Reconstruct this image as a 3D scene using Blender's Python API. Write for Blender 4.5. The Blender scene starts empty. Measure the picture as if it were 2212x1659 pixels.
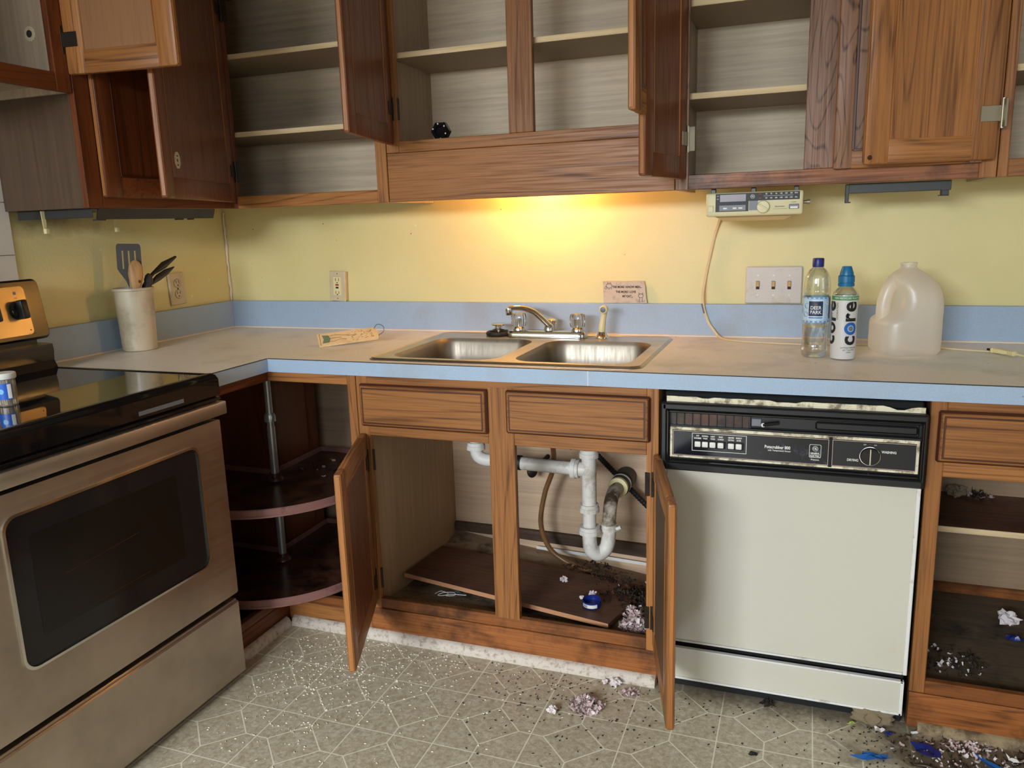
import bpy, bmesh, math, random
from mathutils import Vector, Matrix
random.seed(7)
SC = bpy.context.scene
COL = SC.collection
PI = math.pi

# ---------------------------------------------------------------- camera
cam_d = bpy.data.cameras.new('camera')
cam_d.sensor_fit = 'HORIZONTAL'; cam_d.sensor_width = 36.0
cam_d.lens = 1709.8 / 2212 * 36.0
cam_d.clip_start = 0.05
cam = bpy.data.objects.new('camera', cam_d); COL.objects.link(cam)
_r = Vector((0.93817, 0.34488, -0.02988)); _u = Vector((-0.04225, 0.19975, 0.97894)); _f = Vector((-0.34358, 0.91715, -0.20197))
M = Matrix((( _r.x, _u.x, -_f.x, 2.1468), (_r.y, _u.y, -_f.y, -2.5755), (_r.z, _u.z, -_f.z, 1.2492), (0, 0, 0, 1)))
cam.matrix_world = M
SC.camera = cam

# ---------------------------------------------------------------- light
SC.view_settings.view_transform = 'Standard'
SC.view_settings.look = 'None'
SC.view_settings.gamma = 1.0
SC.view_settings.use_curve_mapping = False
SC.view_settings.exposure = 0.04
w = bpy.data.worlds.new('daylight'); SC.world = w; w.use_nodes = True
w.node_tree.nodes['Background'].inputs[0].default_value = (0.55, 0.75, 1.0, 1)
w.node_tree.nodes['Background'].inputs[1].default_value = 0.6

def area(name, loc, target, sx, sy, power, col, spread=PI):
    d = bpy.data.lights.new(name, 'AREA'); d.shape = 'RECTANGLE'; d.size = sx; d.size_y = sy
    d.energy = power; d.color = col; d.spread = spread
    o = bpy.data.objects.new(name, d); COL.objects.link(o)
    o.location = loc
    o.rotation_euler = (Vector(target) - Vector(loc)).to_track_quat('-Z', 'Y').to_euler()
    return o
# daylight from the sky outside: through the glass door and the window behind the camera plus weak fill from an added, unseen window on the right
area('daylight_glass_door', (0.95, -5.8, 2.45), (1.35, -0.9, 0.1), 2.0, 1.6, 570, (0.86, 0.93, 1.0))
area('daylight_front_window', (2.60, -4.85, 1.75), (2.2, 0, 0.9), 1.2, 1.1, 24, (0.86, 0.93, 1.0))
area('daylight_right_window', (4.40, -2.2, 1.45), (0.5, -1.2, 0.5), 1.2, 1.1, 6, (0.86, 0.93, 1.0))

# ---------------------------------------------------------------- colours and materials
def S(r, g, b):
    def c(x):
        x /= 255.0
        return x / 12.92 if x <= 0.04045 else ((x + 0.055) / 1.055) ** 2.4
    return (c(r), c(g), c(b), 1.0)

class NT:
    def __init__(s, name):
        s.m = bpy.data.materials.new(name); s.m.use_nodes = True
        s.t = s.m.node_tree; s.b = s.t.nodes['Principled BSDF']; s.out = s.t.nodes['Material Output']
    def n(s, typ, ins=None, **props):
        nd = s.t.nodes.new('ShaderNode' + typ)
        for k, v in props.items(): setattr(nd, k, v)
        for k, v in (ins or {}).items(): s.set(nd.inputs[k], v)
        return nd
    def set(s, sock, v):
        if isinstance(v, bpy.types.NodeSocket): s.t.links.new(v, sock)
        elif isinstance(v, bpy.types.Node): s.t.links.new(v.outputs[0], sock)
        else: sock.default_value = v
    def bs(s, **kw):
        for k, v in kw.items(): s.set(s.b.inputs[k.replace('_', ' ')], v)
        return s
    def math(s, op, a, b=0.0, c=0.0):
        return s.n('Math', {0: a, 1: b, 2: c}, operation=op).outputs[0]
    def mix(s, fac, a, b, blend='MIX'):
        nd = s.n('Mix', None, data_type='RGBA', blend_type=blend)
        s.set(nd.inputs[0], fac); s.set(nd.inputs[6], a); s.set(nd.inputs[7], b)
        return nd.outputs[2]
    def ramp(s, fac, stops):
        nd = s.n('ValToRGB', {0: fac}); e = nd.color_ramp.elements
        while len(e) < len(stops): e.new(0.5)
        for i, (p, c) in enumerate(stops):
            e[i].position = p; e[i].color = c if len(c) == 4 else (*c, 1)
        return nd.outputs[0]
    def g(s, fac, lo, hi):           # smooth 0..1 grey ramp
        nd = s.n('MapRange', {0: fac, 1: lo, 2: hi, 3: 0.0, 4: 1.0}); nd.clamp = True
        return nd.outputs[0]
    def co(s, rnd=True, kind='Object'):
        c = s.n('TexCoord').outputs[kind]
        if rnd:
            r = s.n('ObjectInfo').outputs['Random']
            o = s.n('VectorMath', {0: c, 1: s.n('CombineXYZ', {0: s.math('MULTIPLY', r, 5.3), 1: s.math('MULTIPLY', r, 3.1), 2: s.math('MULTIPLY', r, 7.7)}).outputs[0]}, operation='ADD')
            c = o.outputs[0]
        return c
    def scl(s, v, sc): return s.n('Mapping', {'Vector': v, 'Scale': sc}).outputs[0]
    def noise(s, v, scale, detail=2.0, rough=0.5, dist=0.0):
        return s.n('TexNoise', {'Vector': v, 'Scale': scale, 'Detail': detail, 'Roughness': rough, 'Distortion': dist}).outputs[0]
    def bump(s, h, strength=0.2, dist=0.002):
        s.set(s.b.inputs['Normal'], s.n('Bump', {'Height': h, 'Strength': strength, 'Distance': dist}).outputs[0])

def plain(name, col, rough=0.5, metal=0.0, **kw):
    t = NT(name); t.bs(Base_Color=col, Roughness=rough, Metallic=metal, **kw); return t.m

def oak(name, axis, light, dark, rough=0.38, freq=13.0, lines=0.74, dirt=0.0, along=0.45):
    t = NT(name); c = t.co()
    s1 = [7.0, 7.0, 7.0]; s1[axis] = along
    s2 = [210, 210, 210]; s2[axis] = 5.0
    f = t.noise(t.scl(c, s1), 1.0, 2.0, 0.45, 0.25)
    wob = t.noise(t.scl(c, [x * 6 for x in s1]), 1.0, 2.0)
    f = t.math('ADD', f, t.math('MULTIPLY', wob, 0.02))
    ln = t.math('PINGPONG', t.math('MULTIPLY', f, freq), 0.5)
    ln = t.g(ln, 0.14, 0.02)
    pores = t.g(t.noise(t.scl(c, s2), 1.0, 2.0, 0.6), 0.42, 0.72)
    tone = t.noise(t.scl(c, [x * 0.5 for x in s1]), 1.0, 1.0)
    base = t.mix(t.g(tone, 0.3, 0.7), light, tuple(a * 0.55 + b * 0.45 for a, b in zip(light, dark)))
    ln = t.math('MULTIPLY', ln, t.math('ADD', t.math('MULTIPLY', pores, 0.7), 0.42))
    col = t.mix(t.math('MULTIPLY', ln, lines), base, dark)
    col = t.mix(t.math('MULTIPLY', pores, 0.46), col, dark)
    if dirt:
        d = t.g(t.noise(c, 7.0, 5.0, 0.65), 0.46, 0.66)
        col = t.mix(t.math('MULTIPLY', d, dirt), col, S(38, 24, 16))
    t.bs(Base_Color=col, Roughness=t.math('ADD', t.math('MULTIPLY', pores, 0.2), rough), Specular_IOR_Level=0.3, Coat_Weight=0.03, Coat_Roughness=0.25)
    t.bump(pores, 0.12, 0.001)
    return t.m

OL, OD = S(172, 114, 62), S(74, 40, 20)
oakX = oak('oak_grain_along_x', 0, OL, OD)
oakY = oak('oak_grain_along_y', 1, S(130, 68, 30), S(66, 30, 12))
oakZ = oak('oak_grain_upright', 2, OL, OD)
oakDX = oak('oak_worn_along_x', 0, S(158, 96, 50), OD, dirt=0.75)
oakDY = oak('oak_worn_along_y', 1, S(138, 78, 40), OD, dirt=0.75)
oakRZ = oak('oak_red_upright', 2, S(120, 62, 28), S(60, 28, 12), freq=8)
oakWZ = oak('oak_weathered_upright', 2, S(150, 110, 84), S(60, 36, 24), freq=16, lines=1.0, along=2.2)
oakEdge = oak('oak_pale_edge', 2, S(176, 116, 62), S(110, 64, 30), freq=8)
innerDoor = oak('door_inner_veneer', 2, S(124, 70, 40), S(96, 52, 28), freq=3, lines=0.3, rough=0.3)
lipM = plain('routed_lip', S(72, 34, 15), 0.4)

def laminate(name, axis, a, b, rough=0.55, mold=0.0):
    t = NT(name); c = t.co()
    s1 = [70, 70, 70]; s1[axis] = 2.2
    s2 = [16, 16, 16]; s2[axis] = 0.9
    n1 = t.g(t.noise(t.scl(c, s1), 1.0, 3.0, 0.6), 0.35, 0.7)
    n2 = t.noise(t.scl(c, s2), 1.0, 2.0, 0.5, 0.4)
    ln = t.g(t.math('PINGPONG', t.math('MULTIPLY', n2, 16.0), 0.5), 0.2, 0.0)
    col = t.mix(t.math('ADD', t.math('MULTIPLY', n1, 0.55), t.math('MULTIPLY', ln, 0.12)), a, b)
    if mold:
        d = t.g(t.noise(c, 6.0, 6.0, 0.7), 0.50, 0.66)
        col = t.mix(t.math('MULTIPLY', d, mold), col, S(36, 26, 18))
    t.bs(Base_Color=col, Roughness=rough)
    return t.m
LA, LB = S(222, 202, 172), S(176, 154, 124)
lamX = laminate('cabinet_back_laminate', 0, LA, LB)
lamY = laminate('cabinet_inner_laminate', 1, S(178, 158, 134), S(140, 120, 98))
lamZ = laminate('cabinet_side_laminate', 2, S(176, 156, 132), S(142, 122, 100))
lamPale = laminate('pale_panel', 2, S(182, 150, 114), S(156, 126, 92))
lamBase = laminate('pinkish_back_laminate', 0, S(214, 184, 152), S(172, 142, 114))
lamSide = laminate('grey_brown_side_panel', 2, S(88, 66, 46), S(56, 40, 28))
lamMold = laminate('moldy_cabinet_floor', 0, S(150, 126, 98), S(112, 90, 66), 0.8, 1.0)
lamDirty = laminate('dirty_cabinet_floor', 0, S(100, 82, 60), S(66, 52, 38), 0.85, 0.9)
shelfU = plain('shelf_underside', S(156, 136, 112), 0.6)
lamDim = laminate('shaded_back_laminate', 0, S(160, 134, 104), S(128, 104, 78))  # back laminate with the shade of the right base cabinet put into its colour
shelfE = laminate('pale_shelf_edge', 0, S(226, 200, 156), S(176, 146, 100), 0.6)
brownBoard = oak('brown_hardboard', 0, S(104, 68, 48), S(84, 52, 36), freq=2, lines=0.2, dirt=0.5, rough=0.5)
boardEdge = plain('raw_board_edge', S(190, 136, 96), 0.7)
cleatM = laminate('moldy_cleat', 0, S(84, 64, 48), S(34, 26, 20), 0.85, 1.0)

def wallpaint(name='yellow_wall_paint', soot=False):
    t = NT(name); c = t.co(False)
    n = t.noise(c, 2.2, 4.0, 0.6)
    col = t.mix(t.g(n, 0.3, 0.75), S(228, 216, 158), S(219, 205, 142))
    v = t.n('TexVoronoi', {'Vector': c, 'Scale': 21.0, 'Randomness': 1.0})
    sp = t.g(v.outputs['Distance'], 0.055, 0.03)
    sp = t.math('MULTIPLY', sp, t.g(t.noise(c, 30, 1.0), 0.52, 0.56))
    col = t.mix(sp, col, S(70, 50, 30))
    v2 = t.n('TexVoronoi', {'Vector': t.scl(c, (1, 1, 0.5)), 'Scale': 17.0, 'Randomness': 1.0})
    sc = t.math('MULTIPLY', t.g(v2.outputs['Distance'], 0.08, 0.05), t.g(t.noise(c, 24, 1.0), 0.54, 0.58))
    col = t.mix(sc, col, S(240, 232, 205))
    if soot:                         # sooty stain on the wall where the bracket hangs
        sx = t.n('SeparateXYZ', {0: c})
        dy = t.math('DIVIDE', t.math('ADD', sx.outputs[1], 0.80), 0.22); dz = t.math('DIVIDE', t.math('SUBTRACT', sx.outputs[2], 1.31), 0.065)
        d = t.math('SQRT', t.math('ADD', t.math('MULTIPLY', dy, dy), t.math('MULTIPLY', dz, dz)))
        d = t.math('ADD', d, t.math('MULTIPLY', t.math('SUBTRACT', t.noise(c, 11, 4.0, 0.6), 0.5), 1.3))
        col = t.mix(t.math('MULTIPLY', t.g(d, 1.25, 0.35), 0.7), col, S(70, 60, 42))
    t.bs(Base_Color=col, Roughness=0.42)
    t.bump(t.noise(c, 110, 3.0), 0.18, 0.002)
    return t.m
wallM = wallpaint(); wallL = wallpaint('sooty_yellow_wall_paint', True)
roomM = plain('room_paint', S(150, 132, 104), 0.8)
ceilM = plain('ceiling_paint', S(176, 170, 158), 0.9)

def floor_mat():
    t = NT('vinyl_floor'); c = t.co(False)
    sx = t.n('SeparateXYZ', {0: c}); P = 0.2183
    def cell(o, off):
        f = t.math('FRACT', t.math('DIVIDE', t.math('ADD', o, -off + 50 * P), P))
        return t.math('ABSOLUTE', t.math('SUBTRACT', f, 0.5))
    u = cell(sx.outputs[0], 1.1155); v = cell(sx.outputs[1], -1.0385)
    W = 0.0072
    lt = lambda a, b: t.math('LESS_THAN', a, b)
    gridl = t.math('MAXIMUM', lt(t.math('SUBTRACT', 0.5, u), W), lt(t.math('SUBTRACT', 0.5, v), W))
    dia = lt(t.math('ABSOLUTE', t.math('SUBTRACT', t.math('ADD', u, v), 0.353)), W * 1.5)
    st1 = t.math('MULTIPLY', lt(v, W), t.math('GREATER_THAN', u, 0.353))
    st2 = t.math('MULTIPLY', lt(u, W), t.math('GREATER_THAN', v, 0.353))
    L = t.math('MAXIMUM', t.math('MAXIMUM', gridl, dia), t.math('MAXIMUM', st1, st2))
    n1 = t.noise(c, 75, 4.0, 0.7, 0.6); n2 = t.noise(c, 22, 3.0, 0.6)
    col = t.mix(t.g(n1, 0.36, 0.66), S(168, 154, 128), S(210, 200, 178))
    col = t.mix(t.math('MULTIPLY', t.g(n2, 0.4, 0.7), 0.35), col, S(162, 144, 112))
    col = t.mix(t.math('MULTIPLY', L, 0.85), col, S(238, 231, 206))
    # dark ground-in dirt in front of the right cabinet and under the dishwasher
    dx = t.math('DIVIDE', t.math('SUBTRACT', sx.outputs[0], 2.62), 0.36)
    dy = t.math('DIVIDE', t.math('SUBTRACT', sx.outputs[1], -0.72), 0.14)
    d = t.math('SQRT', t.math('ADD', t.math('MULTIPLY', dx, dx), t.math('MULTIPLY', dy, dy)))
    d = t.math('ADD', d, t.math('MULTIPLY', t.math('SUBTRACT', t.noise(c, 9, 4.0, 0.6), 0.5), 1.5))
    st = t.g(d, 1.05, 0.55)
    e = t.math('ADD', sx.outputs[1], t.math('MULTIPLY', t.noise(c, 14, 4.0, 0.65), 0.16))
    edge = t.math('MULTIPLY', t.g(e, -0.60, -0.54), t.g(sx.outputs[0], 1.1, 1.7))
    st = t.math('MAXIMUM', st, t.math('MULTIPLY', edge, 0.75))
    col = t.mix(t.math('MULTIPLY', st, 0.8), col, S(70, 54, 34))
    t.bs(Base_Color=col, Roughness=0.36)
    t.bump(n1, 0.08, 0.001)
    return t.m
floorM = floor_mat()

def counter_mat(name, a, b):
    t = NT(name); c = t.co(False)
    n = t.noise(c, 260, 2.0, 0.6)
    col = t.mix(t.g(n, 0.4, 0.65), a, b)
    st = t.math('MULTIPLY', t.g(t.noise(c, 5, 4.0, 0.6), 0.52, 0.72), 0.35)
    col = t.mix(st, col, S(150, 138, 124))
    v = t.n('TexVoronoi', {'Vector': c, 'Scale': 14.0})
    sp = t.math('MULTIPLY', t.g(v.outputs['Distance'], 0.05, 0.03), t.g(t.noise(c, 19, 1.0), 0.52, 0.56))
    col = t.mix(sp, col, S(52, 42, 34))
    t.bs(Base_Color=col, Roughness=0.42); return t.m
ctopM = counter_mat('grey_laminate_top', S(240, 233, 223), S(229, 222, 213))
cedgeM = counter_mat('blue_grey_laminate', S(160, 180, 202), S(154, 174, 197))  # cool daylight tinted into the laminate colour of edge and backsplash
seamM = plain('dark_laminate_seam', S(40, 34, 30), 0.6)
caulkM = plain('old_caulk', S(226, 208, 186), 0.7)

def grime(name, base, dirt, lo=0.56, hi=0.7, scale=9.0, amt=0.8, rough=0.4, metal=0.0, fine=None, **kw):
    t = NT(name); c = t.co()
    d = t.g(t.noise(c, scale, 6.0, 0.7), lo, hi)
    col = t.mix(t.math('MULTIPLY', d, amt), base, dirt)
    t.bs(Base_Color=col, Roughness=rough, Metallic=metal, **kw); return t.m
def steel(name, base, rough, stretch=None, streak=0.12):
    t = NT(name); c = t.co()
    s = stretch or (6, 6, 6)
    n = t.noise(t.scl(c, s), 1.0, 4.0, 0.6)
    n2 = t.noise(c, 5, 4.0, 0.6)
    col = t.mix(t.g(n2, 0.4, 0.72), base, tuple(x * 0.74 for x in base[:3]) + (1,))
    t.bs(Base_Color=col, Metallic=1.0, Roughness=t.math('ADD', rough - streak / 2, t.math('MULTIPLY', n, streak * 2)))
    return t.m
rangeSteel = steel('smudged_stainless_steel', S(196, 184, 170), 0.36, (3, 1.2, 120))
sinkSteel = steel('worn_sink_steel', S(158, 148, 134), 0.34, (140, 140, 3), 0.2)
rimSteel = steel('sink_rim_steel', S(214, 204, 190), 0.32, (8, 8, 8))
chromeM = steel('chrome', S(228, 226, 222), 0.10, None, 0.06)
poleM = plain('zinc_pole', S(200, 204, 202), 0.3, 0.65)
bronzeM = grime('dark_hinge_metal', S(58, 50, 42), S(24, 20, 17), rough=0.42, metal=0.7)
greyHinge = plain('grey_hinge_metal', S(150, 140, 118), 0.4, 0.6)
blackGloss = plain('black_gloss', (0.006, 0.006, 0.007, 1), 0.06)
blackPl = plain('black_plastic', (0.009, 0.009, 0.0095, 1), 0.36)
guardM = plain('black_enamel', (0.008, 0.0075, 0.007, 1), 0.24)
blackMat = plain('black_void', (0.004, 0.004, 0.004, 1), 0.8)
cooktopM = plain('black_ceramic_glass', (0.008, 0.008, 0.009, 1), 0.03, Coat_Weight=0.6, Coat_Roughness=0.02)
ovenGlass = plain('dark_oven_glass', S(30, 30, 33), 0.14)
ovenInner = plain('oven_window_screen', S(18, 18, 18), 0.25)
whiteP = plain('white_plastic', S(226, 224, 216), 0.4)
creamDW = grime('cream_enamel', S(200, 196, 180), S(190, 182, 158), 0.5, 0.8, 3.0, 0.5, 0.22)
creamDirty = grime('stained_cream_edge', S(226, 216, 186), S(96, 74, 44), 0.47, 0.62, 30.0, 0.85, 0.5)
whiteTrim = grime('white_metal_trim', S(222, 220, 214), S(120, 104, 84), 0.55, 0.7, 20.0, 0.6, 0.35)
dwPanel = grime('dark_mirror_panel', S(20, 23, 32), S(98, 106, 122), 0.56, 0.74, 26.0, 0.5, 0.16)
silverM = plain('silver_print', S(222, 220, 212), 0.4)
pinkSilver = plain('rose_print', S(206, 180, 170), 0.4)
shoeM = grime('chipped_white_paint', S(200, 188, 174), S(112, 84, 58), 0.50, 0.66, 60.0, 0.7, 0.6)
shoeTan = grime('dirty_tan_moulding', S(150, 130, 98), S(74, 56, 38), 0.45, 0.62, 18.0, 0.85, 0.8)
pvcM = grime('dirty_white_pvc', S(216, 212, 204), S(150, 130, 98), 0.5, 0.68, 18.0, 0.7, 0.45)
pvcDirty = grime('stained_pvc', S(190, 178, 158), S(52, 34, 20), 0.42, 0.58, 14.0, 0.95, 0.5)
blackRub = plain('black_rubber', S(24, 22, 21), 0.55)
brownHose = grime('amber_hose', S(128, 92, 56), S(60, 38, 22), rough=0.28)
mauveM = grime('mauve_plastic_rim', S(150, 108, 100), S(96, 62, 56), rough=0.35)
susanTop = grime('grimy_brown_tray', S(92, 58, 44), S(26, 16, 12), 0.40, 0.62, 14.0, 0.95, 0.28)
ivoryM = grime('ivory_plastic', S(206, 190, 156), S(150, 126, 92), 0.5, 0.7, 14.0, 0.5, 0.4)
creamP = plain('cream_plastic', S(228, 214, 160), 0.4)
plateW = grime('greyed_white_plate', S(206, 198, 190), S(160, 140, 112), 0.55, 0.75, 20.0, 0.6, 0.38)
slotM = plain('dark_slot', S(44, 32, 22), 0.7)
redM = plain('red_button', S(150, 40, 28), 0.5)
amberM = plain('amber_toggle', S(196, 150, 84), 0.4)
bracketM = grime('grey_painted_metal', S(52, 52, 50), S(26, 25, 23), rough=0.45, metal=0.2)
radioM = plain('almond_radio_plastic', S(216, 206, 162), 0.42)
radioB = plain('black_radio_panel', S(16, 16, 19), 0.5)
dispM = plain('violet_grey_display', S(112, 96, 102), 0.25)
greyP = plain('grey_plastic', S(112, 114, 122), 0.4)
tanVent = plain('tan_vent', S(190, 160, 112), 0.6)
cordM = plain('tan_cord', S(216, 196, 156), 0.5)
crockM = grime('stained_crock_plastic', S(196, 184, 158), S(142, 122, 92), 0.48, 0.72, 12.0, 0.7, 0.35)
woodSp = oak('pale_wooden_spoon', 2, S(190, 146, 92), S(150, 104, 60), freq=5, rough=0.5)
utenM = plain('black_nylon', S(50, 46, 44), 0.35)
darkSteel = plain('spatula_grey', S(66, 60, 54), 0.5)
paperW = plain('shredded_paper', S(220, 208, 206), 0.8)
paperP = plain('pinkish_shredded_paper', S(196, 170, 168), 0.8)
blueP = plain('blue_plastic', S(24, 84, 150), 0.35)
navyP = plain('navy_plastic', S(22, 38, 112), 0.35)
riceM = plain('rice', S(238, 230, 206), 0.45)
dropM = plain('dark_droppings', S(34, 27, 22), 0.8)
dirtM = plain('dark_dirt', S(52, 38, 27), 0.95)
tileM = plain('white_wall_tile', S(222, 216, 206), 0.35)
groutM = plain('tile_joint', S(150, 138, 126), 0.8)
inkM = plain('dark_ink', S(44, 40, 40), 0.7)
brownInk = plain('brown_ink', S(130, 84, 44), 0.7)
greenInk = plain('sage_ink', S(118, 132, 98), 0.7)
stoneM = grime('weathered_plaque', S(208, 190, 172), S(126, 112, 104), 0.52, 0.72, 26.0, 0.7, 0.8)
tagM = grime('tan_tag', S(236, 206, 156), S(198, 150, 96), 0.5, 0.75, 30.0, 0.7, 0.6)
ragM = plain('grey_tan_rag', S(128, 112, 88), 0.95)
leafG = plain('pale_green_scrap', S(170, 180, 90), 0.6)
strawM = plain('white_stick', S(222, 218, 214), 0.5)
bulbM = NT('lit_bulb'); bulbM.bs(Base_Color=(1, 0.8, 0.5, 1), Emission_Color=(1.0, 0.50, 0.14, 1), Emission_Strength=340.0); bulbM = bulbM.m

def clear(name, tint=(1, 1, 1, 1), rough=0.03, ior=1.45):
    t = NT(name); t.bs(Base_Color=tint, Roughness=rough, IOR=ior, Transmission_Weight=1.0); return t.m
def film(name, gloss=0.10):
    t = NT(name); a = t.n('BsdfTransparent', {0: (0.95, 0.96, 0.96, 1)}); g = t.n('BsdfGlossy', {0: (1, 1, 1, 1), 1: 0.06})
    fr = t.n('LayerWeight', {0: 0.42}); f = t.math('ADD', t.math('MULTIPLY', fr.outputs[1], 0.55), gloss * 0.4)
    m = t.n('MixShader', {0: f, 1: a.outputs[0], 2: g.outputs[0]}); t.t.links.new(m.outputs[0], t.out.inputs[0]); return t.m
clearPET = film('clear_pet')
waterM = clear('water', (0.95, 0.96, 0.96, 1), 0.0, 1.16)
acrylM = clear('clear_acrylic', (1.0, 0.97, 0.92, 1), 0.02, 1.45)
def milky(name, col, tr=0.22, tl=0.45, rough=0.35):
    t = NT(name)
    a = t.n('BsdfTransparent', {0: (1, 1, 1, 1)}); b = t.n('BsdfTranslucent', {0: col}); d = t.n('BsdfDiffuse', {0: col}); g = t.n('BsdfGlossy', {0: (1, 1, 1, 1), 1: rough})
    m1 = t.n('MixShader', {0: tl, 1: d.outputs[0], 2: b.outputs[0]})
    m2 = t.n('MixShader', {0: tr, 1: m1.outputs[0], 2: a.outputs[0]})
    m3 = t.n('MixShader', {0: 0.05, 1: m2.outputs[0], 2: g.outputs[0]})
    t.t.links.new(m3.outputs[0], t.out.inputs[0]); return t.m
jugM = milky('milky_polyethylene', S(255, 251, 243), 0.30, 0.66)
sleeveM = milky('frosted_white_sleeve', S(248, 246, 243), 0.10, 0.35)
jarM = milky('clear_jar', S(220, 214, 206), 0.75, 0.4)

# ---------------------------------------------------------------- mesh helpers
class MB:
    """collects shapes and links them as ONE mesh object"""
    def __init__(s, mat=None):
        s.v = []; s.f = []; s.mi = []; s.mats = []; s.tf = None
        if mat: s.slot(mat)
    def slot(s, m):
        if m is None: return 0
        if m not in s.mats: s.mats.append(m)
        return s.mats.index(m)
    def add(s, vs, fs, mat=None):
        k = s.slot(mat); b = len(s.v)
        for p in vs:
            p = Vector(p)
            s.v.append(s.tf @ p if s.tf else p)
        for f in fs: s.f.append([i + b for i in f]); s.mi.append(k)
        return s
    def box(s, x0, x1, y0, y1, z0, z1, bev=0.0015, mat=None, seg=1):
        x0, x1 = min(x0, x1), max(x0, x1); y0, y1 = min(y0, y1), max(y0, y1); z0, z1 = min(z0, z1), max(z0, z1)
        vs = [(x0, y0, z0), (x1, y0, z0), (x1, y1, z0), (x0, y1, z0), (x0, y0, z1), (x1, y0, z1), (x1, y1, z1), (x0, y1, z1)]
        fs = [(3, 2, 1, 0), (4, 5, 6, 7), (0, 1, 5, 4), (1, 2, 6, 5), (2, 3, 7, 6), (3, 0, 4, 7)]
        bev = min(bev, (x1 - x0) * .45, (y1 - y0) * .45, (z1 - z0) * .45)
        if bev > 0:
            bm = bmesh.new(); bv = [bm.verts.new(p) for p in vs]
            for f in fs: bm.faces.new([bv[i] for i in f])
            bmesh.ops.bevel(bm, geom=bm.edges[:], offset=bev, segments=seg, profile=0.5, affect='EDGES')
            bm.verts.index_update()
            vs = [v.co.copy() for v in bm.verts]; fs = [[v.index for v in f.verts] for f in bm.faces]; bm.free()
        return s.add(vs, fs, mat)
    def tube(s, pts, r, n=10, mat=None, cap=True, sq=1.0):
        pts = [Vector(p) for p in pts]; m = len(pts)
        rr = r if isinstance(r, (list, tuple)) else [r] * m
        T = []
        for i in range(m):
            d = pts[min(i + 1, m - 1)] - pts[max(i - 1, 0)]
            T.append(d.normalized() if d.length > 1e-9 else Vector((0, 0, 1)))
        a = Vector((0, 0, 1)) if abs(T[0].z) < 0.9 else Vector((1, 0, 0))
        N = (a - T[0] * a.dot(T[0])).normalized()
        vs = []; fs = []
        for i in range(m):
            if i:
                N = N - T[i] * N.dot(T[i])
                N = N.normalized() if N.length > 1e-6 else T[i].orthogonal().normalized()
            B = T[i].cross(N)
            for k in range(n):
                t = 2 * PI * k / n
                vs.append(pts[i] + N * (math.cos(t) * rr[i] * sq) + B * (math.sin(t) * rr[i]))
        for i in range(m - 1):
            for k in range(n):
                fs.append((i * n + k, i * n + (k + 1) % n, (i + 1) * n + (k + 1) % n, (i + 1) * n + k))
        if cap:
            fs.append(list(range(n))[::-1]); fs.append([(m - 1) * n + k for k in range(n)])
        return s.add(vs, fs, mat)
    def lathe(s, prof, o=(0, 0, 0), axis='z', n=32, mat=None, cap=True, flute=0, depth=0.0, rot=None):
        o = Vector(o); vs = []; fs = []; m = len(prof)
        for r, h in prof:
            for k in range(n):
                t = 2 * PI * k / n
                q = r * (1 + depth * math.cos(flute * t)) if flute else r
                p = Vector((q * math.cos(t), q * math.sin(t), h))
                if axis == 'x': p = Vector((p.z, p.x, p.y))
                elif axis == 'y': p = Vector((p.y, p.z, p.x))
                elif axis == '-y': p = Vector((p.x, -p.z, p.y))
                if rot: p = rot @ p
                vs.append(o + p)
        for i in range(m - 1):
            for k in range(n):
                fs.append((i * n + k, i * n + (k + 1) % n, (i + 1) * n + (k + 1) % n, (i + 1) * n + k))
        if cap:
            fs.append(list(range(n))[::-1]); fs.append([(m - 1) * n + k for k in range(n)])
        return s.add(vs, fs, mat)
    def prism(s, poly, f0, f1, mat=None):
        """poly of (a,b) pairs, f0/f1 map a pair to the two end points"""
        n = len(poly); vs = [f0(*p) for p in poly] + [f1(*p) for p in poly]
        fs = [list(range(n))[::-1], list(range(n, 2 * n))] + [(i, (i + 1) % n, n + (i + 1) % n, n + i) for i in range(n)]
        return s.add(vs, fs, mat)
    def loft(s, loops, mat=None, cap0=False, cap1=False, close=True):
        n = len(loops[0]); vs = [p for l in loops for p in l]; fs = []
        for i in range(len(loops) - 1):
            for k in range(n if close else n - 1):
                fs.append((i * n + k, i * n + (k + 1) % n, (i + 1) * n + (k + 1) % n, (i + 1) * n + k))
        if cap0: fs.append(list(range(n))[::-1])
        if cap1: fs.append([(len(loops) - 1) * n + k for k in range(n)])
        return s.add(vs, fs, mat)
    def ring(s, x0, x1, z0, z1, w, y0, y1, mat=None, bev=0.001):   # rectangular frame facing y
        s.box(x0, x0 + w, y0, y1, z0, z1, bev, mat); s.box(x1 - w, x1, y0, y1, z0, z1, bev, mat)
        s.box(x0 + w, x1 - w, y0, y1, z0, z0 + w, bev, mat); s.box(x0 + w, x1 - w, y0, y1, z1 - w, z1, bev, mat)
        return s
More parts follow.
